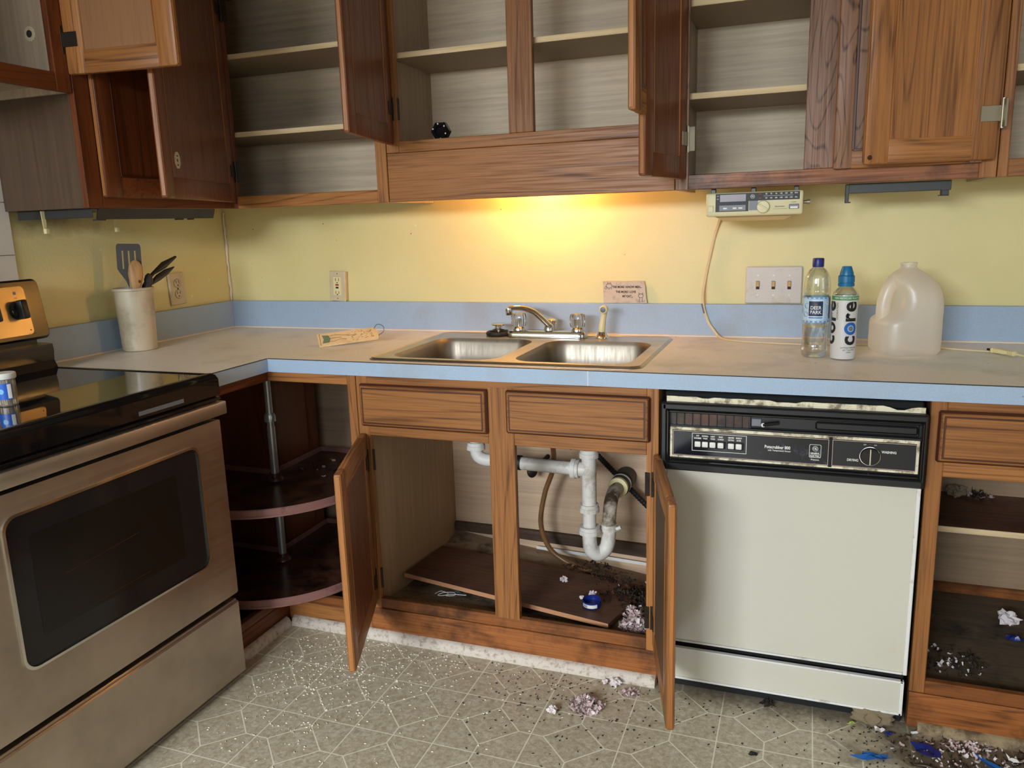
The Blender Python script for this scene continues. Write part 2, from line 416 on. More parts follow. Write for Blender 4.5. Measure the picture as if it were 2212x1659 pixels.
    def text(s, txt, size, fn, mat=None, align='CENTER', bold=0.0, cuts=0, sx=1.0, spacing=1.0, centre=False):
        c = bpy.data.curves.new('lettering_curve', 'FONT'); c.body = txt; c.size = size; c.align_x = align; c.align_y = 'CENTER'
        c.offset = bold; c.resolution_u = 3; c.space_character = spacing
        o = bpy.data.objects.new('lettering_curve', c)
        me = bpy.data.meshes.new_from_object(o)
        if cuts:
            bm = bmesh.new(); bm.from_mesh(me)
            for _ in range(cuts):
                long = [e for e in bm.edges if e.calc_length() > size * 0.16]
                if not long: break
                bmesh.ops.subdivide_edges(bm, edges=long, cuts=1)
                bmesh.ops.triangulate(bm, faces=[f for f in bm.faces if len(f.verts) > 3])
            bm.verts.index_update()
            vs = [v.co.copy() for v in bm.verts]; fs = [[v.index for v in f.verts] for f in bm.faces]; bm.free()
        else:
            vs = [v.co.copy() for v in me.vertices]; fs = [list(p.vertices) for p in me.polygons]
        bpy.data.objects.remove(o); bpy.data.curves.remove(c); bpy.data.meshes.remove(me)
        if centre:
            mx = (min(v.x for v in vs) + max(v.x for v in vs)) / 2; my = (min(v.y for v in vs) + max(v.y for v in vs)) / 2; vs = [v - Vector((mx, my, 0)) for v in vs]
        return s.add([fn(v.x * sx, v.y) for v in vs], fs, mat)
    def build(s, name, parent=None, label=None, smooth=35, loc=None, local=False, kind=None):
        me = bpy.data.meshes.new(name)
        org = Vector(loc) if loc is not None else (Vector((0, 0, 0)) if (local or parent is None) else world_loc(parent))
        me.from_pydata([tuple(v - org) for v in s.v], [], s.f)
        for m in s.mats: me.materials.append(m)
        me.polygons.foreach_set('material_index', s.mi)
        if smooth:
            me.polygons.foreach_set('use_smooth', [True] * len(me.polygons))
            me.set_sharp_from_angle(angle=math.radians(smooth))
        me.update()
        bm = bmesh.new(); bm.from_mesh(me); bmesh.ops.recalc_face_normals(bm, faces=bm.faces[:]); bm.to_mesh(me); bm.free()
        o = bpy.data.objects.new(name, me); COL.objects.link(o)
        if parent is not None: o.parent = parent
        elif loc is not None: o.location = loc
        if label: o['label'] = label
        if kind: o['kind'] = kind
        return o

def world_loc(o):
    p = Vector((0, 0, 0))
    while o is not None: p += Vector(o.location); o = o.parent
    return p
def thing(name, label, cat, loc=(0, 0, 0), group=None):
    o = bpy.data.objects.new(name, None); COL.objects.link(o); o.empty_display_size = 0.05
    o.location = loc; o['label'] = label; o['category'] = cat
    if group: o['group'] = group
    return o
def tag(o, label, cat, group=None, kind=None):
    o['label'] = label; o['category'] = cat
    if group: o['group'] = group
    if kind: o['kind'] = kind
    return o
def struct(name, mb, **kw):
    return mb.build(name, kind='structure', **kw)
def catmull(P, n=8):
    P = [Vector(p) for p in P]; Q = [P[0] * 2 - P[1]] + P + [P[-1] * 2 - P[-2]]; out = []
    for i in range(1, len(Q) - 2):
        a, b, c, d = Q[i - 1:i + 3]
        for k in range(n):
            t = k / n
            out.append(0.5 * ((2 * b) + (c - a) * t + (2 * a - 5 * b + 4 * c - d) * t * t + (3 * b - a - 3 * c + d) * t ** 3))
    out.append(P[-1]); return out
def rrect(x0, x1, y0, y1, r, n=5):
    out = []
    for cx, cy, a in ((x1 - r, y1 - r, 0), (x0 + r, y1 - r, 90), (x0 + r, y0 + r, 180), (x1 - r, y0 + r, 270)):
        for k in range(n + 1):
            t = math.radians(a + 90 * k / n); out.append((cx + r * math.cos(t), cy + r * math.sin(t)))
    return out
def flakes(mb, c, rad, n, size, h, mats, seed=0, pw=0.6):
    R = random.Random(seed)
    for i in range(n):
        a = R.uniform(0, 2 * PI); q = rad * R.random() ** pw
        z = c[2] + 0.003 + h * max(0.0, 1 - (q / rad) ** 1.5) * R.random()
        p = Vector((c[0] + q * math.cos(a), c[1] + q * math.sin(a) * 0.85, z))
        L = size * R.uniform(0.5, 1.4); W = L * R.uniform(0.25, 0.6)
        u = Vector((R.gauss(0, 1), R.gauss(0, 1), R.gauss(0, .45))).normalized()
        v = u.cross(Vector((R.gauss(0, .5), R.gauss(0, .5), 1))).normalized(); nn = u.cross(v)
        vs = []
        for iu in range(3):
            for iv in range(2):
                vs.append(p + u * (iu - 1) * L / 2 + v * (iv - .5) * W * R.uniform(.6, 1.2) + nn * (L * .25 * (1 if iu == 1 else -R.random() * .6)))
        lo = min(x.z for x in vs)
        if lo < c[2] + 0.0006: vs = [x + Vector((0, 0, c[2] + 0.0006 - lo)) for x in vs]
        mb.add(vs, [(0, 2, 3, 1), (2, 4, 5, 3)], R.choice(mats))
    return mb
def wad(mb, c, rad, mat, seed=0, squash=0.7, rough=0.35):
    """a small crumpled lump that sits on z = c[2]"""
    R = random.Random(seed); bm = bmesh.new(); bmesh.ops.create_icosphere(bm, subdivisions=3, radius=1.0)
    ph = [R.uniform(0, 6) for _ in range(9)]
    vs = []
    for v in bm.verts:
        p = v.co
        k = 1 + rough * (math.sin(p.x * 4 + ph[0]) * math.sin(p.y * 5 + ph[1]) + 0.6 * math.sin(p.z * 7 + ph[2]) * math.sin(p.x * 8 + ph[3]) + .4 * math.sin(p.y * 13 + ph[4]))
        vs.append(Vector((p.x * k, p.y * k, p.z * k * squash)) * rad)
    lo = min(v.z for v in vs)
    bm.verts.index_update()
    mb.add([Vector(c) + v - Vector((0, 0, lo)) for v in vs], [[v.index for v in f.verts] for f in bm.faces], mat); bm.free()
    return mb

# ---------------------------------------------------------------- room
Z = 0.869                                   # counter top
RX, RY = 4.25, -4.6
struct('floor', MB(floorM).box(0, RX, RY, 0, -0.08, 0, 0))
struct('wall_back', MB(wallM).box(-0.1, RX + .1, 0.0, 0.1, -0.08, 2.44, 0))
struct('wall_left', MB(wallL).box(-0.1, 0, RY, 0, -0.08, 2.44, 0))
gx0, gx1, gz1 = 0.15, 1.85, 2.05
m = MB(roomM); wx0, wx1, wz0, wz1 = 2.05, 3.25, 0.95, 2.12
for x0, x1, z0, z1 in ((-.1, gx0, -.08, 2.44), (gx0, gx1, gz1, 2.44), (gx0, gx1, -.08, 0), (gx1, wx0, -.08, 2.44), (wx0, wx1, -.08, wz0), (wx0, wx1, wz1, 2.44), (wx1, RX + .1, -.08, 2.44)): m.box(x0, x1, RY - .1, RY, z0, z1, 0)
struct('wall_front', m)
m = MB(whiteP)
for x0, x1, z0, z1 in ((gx0, gx0 + .05, 0, gz1), (gx1 - .05, gx1, 0, gz1), (gx0, gx1, .001, .05), (gx0, gx1, gz1 - .05, gz1), ((gx0 + gx1) / 2 - .03, (gx0 + gx1) / 2 + .03, 0, gz1)): m.box(x0, x1, RY - .08, RY - .02, z0, z1)
struct('door_1', m)
m = MB(roomM); vy0, vy1, vz0, vz1 = -2.8, -1.6, 0.9, 2.0
m.box(RX, RX + .1, RY, vy0, -0.08, 2.44, 0); m.box(RX, RX + .1, vy1, 0, -0.08, 2.44, 0); m.box(RX, RX + .1, vy0, vy1, -0.08, vz0, 0); m.box(RX, RX + .1, vy0, vy1, vz1, 2.44, 0)
struct('wall_right', m)
struct('ceiling', MB(ceilM).box(-.1, RX + .1, RY - .1, .1, 2.44, 2.52, 0))
m = MB(whiteP)
m.ring(wx0, wx1, wz0, wz1, .05, RY - .08, RY - .02); m.box((wx0 + wx1) / 2 - .025, (wx0 + wx1) / 2 + .025, RY - .08, RY - .02, wz0, wz1)
struct('window_1', m)
m = MB(whiteP)
for y0, y1, z0, z1 in ((vy0, vy0 + .05, vz0, vz1), (vy1 - .05, vy1, vz0, vz1), (vy0, vy1, vz0, vz0 + .05), (vy0, vy1, vz1 - .05, vz1), (vy0, vy1, 1.43, 1.47)):
    m.box(RX + .02, RX + .08, y0, y1, z0, z1)
struct('added_window', m)  # unseen window in the right wall, added for the weak fill light
# white tiled strip on the left wall behind the stove
m = MB(tileM)
for k in range(6):
    z0 = 0.90 + k * 0.148
    for j in range(3): m.box(0, 0.006, -1.70 + j * .266, -1.70 + j * .266 + .264, z0, z0 + .146, .001)
m.box(0, 0.003, -1.70, -.905, .9, 1.786, 0, groutM)
struct('trim_1', m)
# white shoe mouldings at the foot of the base cabinets
m = MB(shoeM)
prof = [(0, 0), (.020, 0), (.019, .012), (.013, .023), (.004, .029), (0, .029)]
m.prism(prof, lambda a, b: (.645 + 0 * a, -.626 - a, b), lambda a, b: (1.808, -.626 - a, b))
struct('baseboard_back', m)
m = MB(shoeM); m.prism(prof, lambda a, b: (.626 + a, -.925, b), lambda a, b: (.626 + a, -.646 + 0 * a, b))
struct('baseboard_left', m)
m = MB(shoeTan); m.prism(prof, lambda a, b: (2.445, -.626 - a * .9, b * .8), lambda a, b: (3.2, -.626 - a * .9, b * .8))
struct('baseboard_right', m)
# old caulk bead running up the corner of the two walls
R = random.Random(8); m = MB(caulkM)
m.tube([(.004 + R.uniform(0, .003), -.004 - R.uniform(0, .003), Z + .105 + .013 * k) for k in range(27)], [R.uniform(.003, .0065) for k in range(27)], 7)
struct('trim_2', m)

# ---------------------------------------------------------------- cabinets
panelTan = oak('paler_door_panel', 2, S(150, 108, 74), S(126, 86, 56), freq=3, lines=0.3)
YF = -0.325; XF = 0.320; TOP = 2.08; UB = 1.317     # upper cabinets: frame faces, top, underside
BF = -0.625; BT = 0.829                             # base cabinets: frame face, top

def hinge_part(door, sgn, z, metal):
    m = MB(metal)
    m.box(-.004 * sgn, .042 * sgn, 0.0, .0025, z - .018, z + .018, .0008)          # leaf on the door
    m.tube([(-.006 * sgn, 0.001, z - .034), (-.006 * sgn, 0.001, z + .034)], .0055, 8)
    m.box(-.009 * sgn, -.004 * sgn, .001, .020, z - .032, z + .032, .0008)         # leaf on the frame edge
    m.lathe([(.0035, 0), (.003, .0015), (0.0005, .002)], (.024 * sgn, .0025, z), '-y', 8, cap=False)
    return m.build('hinge', door, local=True)

def make_door(parent, hx, hy, z0, h, w, side, angle, base=0, metal=None, stile=None, rail=None, inner=None, sw=.058, hz=(0.09, -0.09), name='door', label=None, edge=oakEdge):
    s = 1 if side == 'L' else -1
    stile = stile or oakZ; rail = rail or oakX; inner = inner or innerDoor
    m = MB(stile); t = .020
    B = lambda a, b, c, d, e, f, mt, bv=.006: m.box(s * a, s * b, c, d, e, f, bv, mt, 2)
    B(0, sw, -t, 0, 0, h, stile); B(w - sw, w, -t, 0, 0, h, stile)
    B(sw - .004, w - sw + .004, -t + .001, -.0005, 0, sw, rail, .003); B(sw - .004, w - sw + .004, -t + .001, -.0005, h - sw, h, rail, .003)
    d = m.build(name, parent, local=True, label=label)
    d.location = Vector((hx, hy, z0)) - world_loc(parent)
    d.rotation_euler = (0, 0, math.radians(base + (-angle if s > 0 else angle)))
    if edge: m2 = MB(edge); m2.box(s * (w - .0005), s * (w + .0012), -t + .005, -.004, .006, h - .006, .0008); m2.build('edge_band', d, local=True)
    p = MB(stile)
    p.box(s * (sw - .006), s * (w - sw + .006), -t + .006, -t + .011, sw - .006, h - sw + .006, 0)
    p.box(s * (sw - .006), s * (w - sw + .006), -t + .011, -.002, sw - .006, h - sw + .006, 0, inner)
    for x in (sw, w - sw):                                    # routed beads round the panel
        p.box(s * (x - .002), s * (x + .002), -.0035, .0003, sw, h - sw, .0008, oakEdge)
        p.box(s * (x - .003), s * (x + .003), -t - .0003, -t + .008, sw, h - sw, .0008, lipM)
    for z in (sw, h - sw): p.box(s * sw, s * (w - sw), -t - .0003, -t + .008, z - .003, z + .003, .0008, lipM)
    p.build('panel', d, local=True)
    for z in hz: hinge_part(d, s, z if z > 0 else h + z, metal or bronzeM)
    return d

def shelf_x(parent, x0, x1, y0, y1, z, th=.015):
    m = MB(shelfU); m.box(x0, x1, y0, y1, z - th, z, 0); m.box(x0, x1, y0 - .004, y0, z - th - .0005, z + .0005, .0008, shelfE)
    return m.build('shelf', parent)

# --- corner upper cabinet (two legs meeting in the corner)
c = thing('corner_upper_cabinet', 'oak corner wall cabinet left of the sink, one door open over two empty shelves', 'cabinet', (0.003, -0.003, UB))
MB(lamX).box(.004, .906, -.009, -.003, UB + .02, TOP, 0).build('back_panel', c)
MB(lamY).box(.003, .009, -.900, -.009, UB + .02, TOP, 0).build('back_panel', c)
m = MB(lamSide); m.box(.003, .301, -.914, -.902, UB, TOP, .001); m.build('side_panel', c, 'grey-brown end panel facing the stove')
MB(lamZ).box(.900, .911, -.306, -.003, UB, TOP, .001).build('side_panel', c)
m = MB(shelfU); m.box(.009, .301, -.902, -.009, UB + .018, UB + .033, 0); m.box(.301, .900, -.306, -.009, UB + .018, UB + .033, 0); m.build('bottom_panel', c)
m = MB(shelfU); m.box(.003, .301, -.902, -.003, TOP - .015, TOP, 0); m.box(.301, .900, -.306, -.003, TOP - .015, TOP, 0); m.build('top_panel', c)
m = MB(oakZ)
m.box(XF - .019, XF, -.914, -.862, UB, TOP, .0015, oakRZ); m.box(XF - .019, XF, -.375, -.325, UB, TOP, .0015, oakRZ)
m.box(XF - .019, XF, -.862, -.375, UB, UB + .038, .0015, oakY); m.box(XF - .019, XF, -.862, -.375, TOP - .04, TOP, .0015, oakY)
m.box(XF - .019, .337, -.325, -.306, UB, TOP, .0015, oakRZ); m.box(.873, .911, -.325, -.306, UB, TOP, .0015, oakZ)
m.box(.337, .873, -.325, -.306, UB, UB + .040, .0015, oakX); m.box(.337, .873, -.325, -.306, TOP - .04, TOP, .0015, oakX)
m.build('face_frame', c)
for z in (1.566, 1.812): shelf_x(c, .012, .898, -.288, -.010, z)
make_door(c, XF, -.352, UB + .027, TOP - UB - .05, .512, 'R', 0, base=90, stile=oakRZ, rail=oakY)
d = make_door(c, .338, -.3265, UB + .020, TOP - UB - .04, .556, 'L', 69.6, stile=innerDoor, rail=innerDoor, inner=innerDoor, hz=(.10, -.12), label='open door showing its smooth brown inner face')
m = MB(ivoryM)
poly = [(.020 * math.cos(a), .024 * math.sin(a)) for a in [math.radians(k) for k in (22, 66, 114, 158, 202, 246, 294, 338)]]
sx_, sz_ = .462, .104
m.prism(poly, lambda a, b: (sx_ + a, -.0022, sz_ + b), lambda a, b: (sx_ + a, -.0010, sz_ + b))
m.box(sx_ - .002, sx_ + .005, -.001, -.0007, sz_ - .004, sz_ + .003, 0, inkM); m.box(sx_ - .006, sx_ + .005, -.001, -.0007, sz_ + .010, sz_ + .013, 0, inkM); m.box(sx_ - .004, sx_ + .004, -.001, -.0007, sz_ - .015, sz_ - .011, 0, inkM)
m.build('sticker', d, local=True)

# --- cabinet over the stove
c = thing('upper_cabinet', 'short oak cabinet above the stove, its door swung wide open', 'cabinet', (0.003, -1.30, 1.612))
zb = 1.612
MB(lamZ).box(.003, .301, -.928, -.9165, zb, TOP, .001).build('side_panel', c)
MB(lamZ).box(.003, .301, -1.688, -1.676, zb, TOP, .001).build('side_panel', c)
MB(lamY).box(.003, .009, -1.676, -.928, zb, TOP, 0).build('back_panel', c)
MB(lamY).box(.009, .301, -1.676, -.928, zb + .022, zb + .036, 0).build('bottom_panel', c)
MB(shelfU).box(.009, .301, -1.676, -.928, TOP - .015, TOP, 0).build('top_panel', c)
m = MB(oakZ); m.box(XF - .019, XF, -.962, -.9165, zb, TOP, .0015, oakRZ); m.box(XF - .019, XF, -1.688, -1.645, zb, TOP, .0015, oakZ)
m.box(XF - .019, XF, -1.645, -.962, zb, zb + .045, .0015, oakY); m.box(XF - .019, XF, -1.645, -.962, TOP - .04, TOP, .0015, oakY)
m.build('face_frame', c)
m = MB(ivoryM)
m.lathe([(.019, .0), (.019, .002), (.015, .0035), (.009, .0025)], (.214, -.928, 1.765), '-y', 48, mat=ivoryM, flute=14, depth=.06); m.lathe([(.009, .0025), (.009, .004), (.002, .005)], (.214, -.928, 1.765), '-y', 24, mat=bracketM)
m.build('round_vent', c)
d = make_door(c, XF + .002, -.925, 1.655, .40, .33, 'R', 96, base=90, stile=oakZ, rail=oakX, inner=panelTan, hz=(.085, -.10), label='open door showing a paler inner panel')

# --- cabinet above the sink
c = thing('upper_cabinet', 'oak cabinet above the sink with two open doors, a centre post and a deep valance', 'cabinet', (1.355, -0.003, UB))
zs = 1.464
MB(lamX).box(.914, 1.797, -.009, -.003, zs, TOP, 0).build('back_panel', c)
MB(lamZ).box(.9135, .925, -.306, -.009, zs, TOP, .0).build('side_panel', c)
MB(lamZ).box(1.785, 1.797, -.306, -.009, zs, TOP, .0).build('side_panel', c)
MB(shelfU).box(.925, 1.785, -.306, -.009, zs + .018, zs + .031, 0).build('bottom_panel', c)
MB(shelfU).box(.925, 1.785, -.306, -.009, TOP - .015, TOP, 0).build('top_panel', c)
m = MB(oakZ)
m.box(.9135, .957, -.325, -.306, zs, TOP, .0015, oakZ); m.box(1.318, 1.394, -.3255, -.306, zs + .034, TOP, .0015, oakZ); m.box(1.757, 1.7965, -.325, -.306, zs, TOP, .0015, oakZ)
m.box(.957, 1.757, -.325, -.306, zs, zs + .034, .0015, oakX); m.box(.957, 1.757, -.325, -.306, TOP - .04, TOP, .0015, oakX)
m.build('face_frame', c)
MB(oakX).box(.914, 1.7965, -.325, -.306, UB, zs - .001, .0015).build('valance', c)
shelf_x(c, .926, 1.784, -.288, -.010, 1.758)
make_door(c, .944, -.3275, 1.487, TOP - 1.50, .372, 'L', 79.5, hz=(.105, -.10), stile=innerDoor, rail=innerDoor)
make_door(c, 1.776, -.3275, 1.487, TOP - 1.50, .388, 'R', 86, hz=(.105, -.10))

# --- cabinet right of the sink
c = thing('upper_cabinet', 'oak cabinet above the radio with one open door, pale shelves and one shut door', 'cabinet', (2.18, -0.003, UB))
MB(lamX).box(1.798, 2.565, -.009, -.003, UB + .02, TOP, 0).build('back_panel', c)
MB(lamZ).box(1.7985, 1.811, -.306, -.009, UB, TOP, 0).build('side_panel', c)
MB(lamZ).box(2.552, 2.5645, -.306, -.009, UB, TOP, 0).build('side_panel', c)
MB(shelfU).box(1.811, 2.552, -.306, -.009, UB + .018, UB + .033, 0).build('bottom_panel', c)
MB(shelfU).box(1.811, 2.552, -.306, -.009, TOP - .015, TOP, 0).build('top_panel', c)
m = MB(oakZ)
m.box(1.7985, 1.833, -.325, -.306, UB, TOP, .0015, oakWZ); m.box(2.127, 2.21, -.325, -.306, UB + .04, TOP, .0015, oakWZ); m.box(2.527, 2.5645, -.325, -.306, UB, TOP, .0015, oakZ)
m.box(1.833, 2.527, -.325, -.306, UB, UB + .040, .0015, oakDX); m.box(1.833, 2.127, -.325, -.306, TOP - .04, TOP, .0015, oakX); m.box(2.21, 2.527, -.325, -.306, TOP - .04, TOP, .0015, oakX)
m.build('face_frame', c)
for z in (1.571, 1.805): shelf_x(c, 1.812, 2.551, -.288, -.010, z)
make_door(c, 1.829, -.3275, 1.345, TOP - 1.36, .302, 'L', 100.5, hz=(.105, -.12), stile=innerDoor, rail=innerDoor, metal=greyHinge)
d = make_door(c, 2.531, -.3265, 1.352, TOP - 1.37, .334, 'R', 0, stile=oakWZ, sw=.045, hz=())

# --- far right upper cabinet
c = thing('upper_cabinet', 'oak cabinet at the right edge, its door folded back flat over the neighbouring cabinet', 'cabinet', (2.90, -0.003, UB))
MB(lamX).box(2.566, 3.25, -.009, -.003, UB + .02, TOP, 0).build('back_panel', c)
MB(lamZ).box(2.5665, 2.5785, -.306, -.009, UB, TOP, 0).build('side_panel', c)
MB(lamZ).box(3.238, 3.25, -.306, -.009, UB, TOP, 0).build('side_panel', c)
MB(shelfU).box(2.579, 3.238, -.306, -.009, UB + .018, UB + .033, 0).build('bottom_panel', c)
MB(shelfU).box(2.579, 3.238, -.306, -.009, TOP - .015, TOP, 0).build('top_panel', c)
m = MB(oakZ); m.box(2.5665, 2.588, -.325, -.306, UB, TOP, .0015); m.box(3.21, 3.25, -.325, -.306, UB, TOP, .0015)
m.box(2.588, 3.21, -.325, -.306, UB, UB + .042, .0015, oakX); m.box(2.588, 3.21, -.325, -.306, TOP - .04, TOP, .0015, oakX); m.build('face_frame', c)
shelf_x(c, 2.580, 3.237, -.288, -.010, 1.577)
d = make_door(c, 2.556, -.352, 1.357, TOP - 1.37, .296, 'L', 169, hz=(.105, -.12), metal=greyHinge, inner=oakZ)
MB(bronzeM).lathe([(.006, 0), (.006, .003), (.003, .004)], (.283, 0, .016), '-y', 12).build('bumper', d, local=True)

# --- corner base cabinet
c = thing('corner_base_cabinet', 'oak corner base cabinet standing open between the stove and the sink cabinet', 'cabinet', (0.003, -0.003, 0))
MB(lamBase).box(.004, .914, -.012, -.004, .0, BT - .03, 0).build('back_panel', c)
MB(lamY).box(.003, .012, -.905, -.012, .0, BT - .03, 0).build('back_panel', c)
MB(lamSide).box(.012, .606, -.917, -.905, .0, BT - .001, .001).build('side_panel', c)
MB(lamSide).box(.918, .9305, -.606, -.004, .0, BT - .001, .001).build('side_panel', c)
m = MB(lamDirty); m.box(.012, .600, -.905, -.012, .055, .070, 0); m.box(.600, .918, -.606, -.012, .055, .070, 0); m.build('floor_panel', c)
m = MB(oakX)
m.box(.625, .902, BF, BF + .019, .795, BT, .0015, oakX); m.box(.606, .625, -.917, BF + .019, .795, BT, .0015, oakY)
m.box(.902, .9305, BF, BF + .019, .0, BT, .0015, oakZ); m.box(.606, .625, -.917, -.893, .0, .795, .0015, oakZ)
m.box(.625, .902, BF, BF + .019, .078, .106, .0015, oakDX); m.box(.606, .625, -.893, BF + .019, .078, .106, .0015, oakDY)
m.build('face_frame', c)
m = MB(oakDX); m.box(.625, .902, BF + .001, BF + .019, .0, .077, .0015, oakX); m.box(.606, .624, -.893, BF + .019, .0, .077, .0015, oakY); m.build('toe_board', c)

# --- lazy susan inside it
px, py, R0 = .483, -.45, .345
c = thing('lazy_susan', 'two-tier turning corner shelf with mauve rims and grimy brown trays on a metal pole', 'lazy susan', (px, py, .07))
m = MB(poleM); m.tube([(px, py, .072), (px, py, .60)], .0135, 16); m.tube([(px, py, .60), (px, py, .792)], .0115, 16)
m.lathe([(.0135, 0), (.019, .002), (.019, .020), (.0145, .030)], (px, py, .615), n=18)
m.build('pole', c)
nx, ny = px - .042, py + .045                      # inner corner of the quarter cut out of each tray
def tray_loop(R):
    a1 = math.acos((nx - px) / R); a0 = PI - math.asin((ny - py) / R) - 2 * PI
    n = 56; return [(px + R * math.cos(a0 + (a1 - a0) * k / n), py + R * math.sin(a0 + (a1 - a0) * k / n)) for k in range(n + 1)] + [(nx, ny)]
for z in (.118, .408):
    o = tray_loop(R0); i = tray_loop(R0 - .004)
    # keep the inner loop inside the straight edges
    i = i[:-1] + [(nx + .004, ny - .004)]
    m = MB(mauveM); n = len(o)
    o2 = [(x + (x - px) * .010, y + (y - py) * .010) for x, y in o]
    loops = [[(x, y, z - .006) for x, y in o], [(x, y, z - .004) for x, y in o2], [(x, y, z + .000) for x, y in o2], [(x, y, z + .003) for x, y in o], [(x, y, z + .020) for x, y in o2], [(x, y, z + .023) for x, y in o], [(x, y, z + .021) for x, y in i], [(x, y, z + .004) for x, y in i]]
    m.loft(loops); t = m.build('tray_rim', c)
    m = MB(susanTop); m.prism(o, lambda a, b: (a, b, z - .006), lambda a, b: (a, b, z + .005)); m.build('tray', c)
    m = MB(mauveM); m.lathe([(.028, 0), (.026, .006), (.020, .012), (.019, .024)], (px, py, z + .005), n=20, mat=susanTop); m.build('hub', c)
    R = random.Random(int(z * 1000)); m = MB(dirtM)
    flakes(m, (px + .12, py + .16, z + .005), .12, 26, .016, .004, [dirtM, paperP if z > .3 else dirtM, susanTop], 5 + int(z * 100)); m.build('crumbs', c, kind='stuff')
for a in (0, 1):
    zt = .775
    m = MB(oakRZ)
    if a == 0:
        bx = lambda u0, u1, y0, y1, z0, z1, mt, bv=.002: m.box(nx - .022 - y1 + .0, nx - .022 - y0, ny + u0, ny + u1, z0, z1, bv, mt)
    else:
        bx = lambda u0, u1, y0, y1, z0, z1, mt, bv=.002: m.box(nx - .004 - u1, nx - .004 - u0, ny + .022 + y0, ny + .022 + y1, z0, z1, bv, mt)
    L = .285
    bx(.0, .05, -.018, 0, .10, zt, oakRZ); bx(L - .05, L, -.018, 0, .10, zt, oakRZ)
    bx(.05, L - .05, -.017, -.001, .10, .155, oakRZ); bx(.05, L - .05, -.017, -.001, zt - .055, zt, oakRZ)
    bx(.046, L - .046, -.012, -.004, .15, zt - .05, innerDoor, 0)
    m.build('door', c)

# --- sink base cabinet
c = thing('sink_base_cabinet', 'oak cabinet below the sink with both doors open and two false drawer fronts', 'cabinet', (1.37, -0.003, 0))
MB(lamBase).box(.9325, 1.811, -.012, -.004, .0, BT - .03, 0).build('back_panel', c)
MB(lamPale).box(.9325, .945, -.606, -.012, .0, BT - .001, 0).build('side_panel', c)
MB(lamPale).box(1.798, 1.8105, -.606, -.012, .0, BT - .001, 0).build('side_panel', c)
m = MB(lamMold); nu, nv = 28, 16
R = random.Random(3)
def fz(u, v):        # the floor has sagged towards the back right
    zf = .098; zbk = .112 * (1 - u) + .012 * u
    z = zf + (zbk - zf) * v ** 1.3
    z -= .030 * math.sin(PI * v) * (1 - u)
    return z + .002 * math.sin(u * 19 + v * 7) * math.sin(v * 13)
top = [[(.946 + u / nu * .851, -.605 + v / nv * .592, fz(u / nu, v / nv)) for u in range(nu + 1)] for v in range(nv + 1)]
vs = [p for row in top for p in row]; nn = len(vs); vs += [(x, y, z - .012) for x, y, z in vs]
fs = []
for v in range(nv):
    for u in range(nu):
        a = v * (nu + 1) + u; fs.append((a, a + 1, a + nu + 2, a + nu + 1)); fs.append((nn + a, nn + a + nu + 1, nn + a + nu + 2, nn + a + 1))
for u in range(nu):
    a = u; fs.append((a, nn + a, nn + a + 1, a + 1)); a = nv * (nu + 1) + u; fs.append((a, a + 1, nn + a + 1, nn + a))
for v in range(nv):
    a = v * (nu + 1); fs.append((a, a + nu + 1, nn + a + nu + 1, nn + a)); a += nu; fs.append((a, nn + a, nn + a + nu + 1, a + nu + 1))
m.add(vs, fs); m.build('floor_panel', c, 'warped mould-stained floor panel')
m = MB(cleatM)
pts = [(.946, .118, .150), (1.20, .113, .149), (1.5, .103, .145), (1.797, .090, .139)]
m.loft([[(x, -.030, a), (x, -.030, b), (x, -.0125, b), (x, -.0125, a)] for x, a, b in pts], cap0=True, cap1=True); m.build('cleat', c, 'mould-blackened strip along the back')
m = MB(oakZ)
m.box(.9325, .968, BF, BF + .019, .0, BT, .0015, oakZ); m.box(1.343, 1.418, BF - .0005, BF + .019, .128, BT - .02, .0015, oakZ); m.box(1.780, 1.8105, BF, BF + .019, .0, BT, .0015, oakZ)
m.box(.968, 1.780, BF, BF + .019, BT - .028, BT, .0015, oakX); m.box(.968, 1.343, BF, BF + .019, .648, .690, .0015, oakX); m.box(1.418, 1.780, BF, BF + .019, .648, .690, .0015, oakX)
m.box(.968, 1.780, BF, BF + .019, .100, .133, .0015, oakDX)
m.build('face_frame', c)
MB(oakX).box(.9325, 1.8105, BF - .003, BF + .012, .0, .099, .0015, oakDX).build('toe_board', c)
def drawer_front(c, x0, x1, z0, z1):
    m = MB(lipM); m.box(x0, x1, BF - .012, BF, z0, z1, .004, lipM)
    m.box(x0 + .005, x1 - .005, BF - .018, BF - .010, z0 + .005, z1 - .005, .003, oakX)
    m.box(x0 + .010, x1 - .010, BF - .0186, BF - .012, z0 + .010, z1 - .010, .0005, lipM)
    m.box(x0 + .0135, x1 - .0135, BF - .0198, BF - .012, z0 + .0135, z1 - .0135, .002, oakX)
    return m.build('drawer_front', c)
drawer_front(c, .948, 1.345, .677, .803); drawer_front(c, 1.399, 1.790, .684, .804)
make_door(c, .957, BF - .002, .120, .535, .392, 'L', 68.5, hz=(.075, -.085))
make_door(c, 1.797, BF - .002, .120, .535, .372, 'R', 105, hz=(.075, -.085), inner=lamSide)

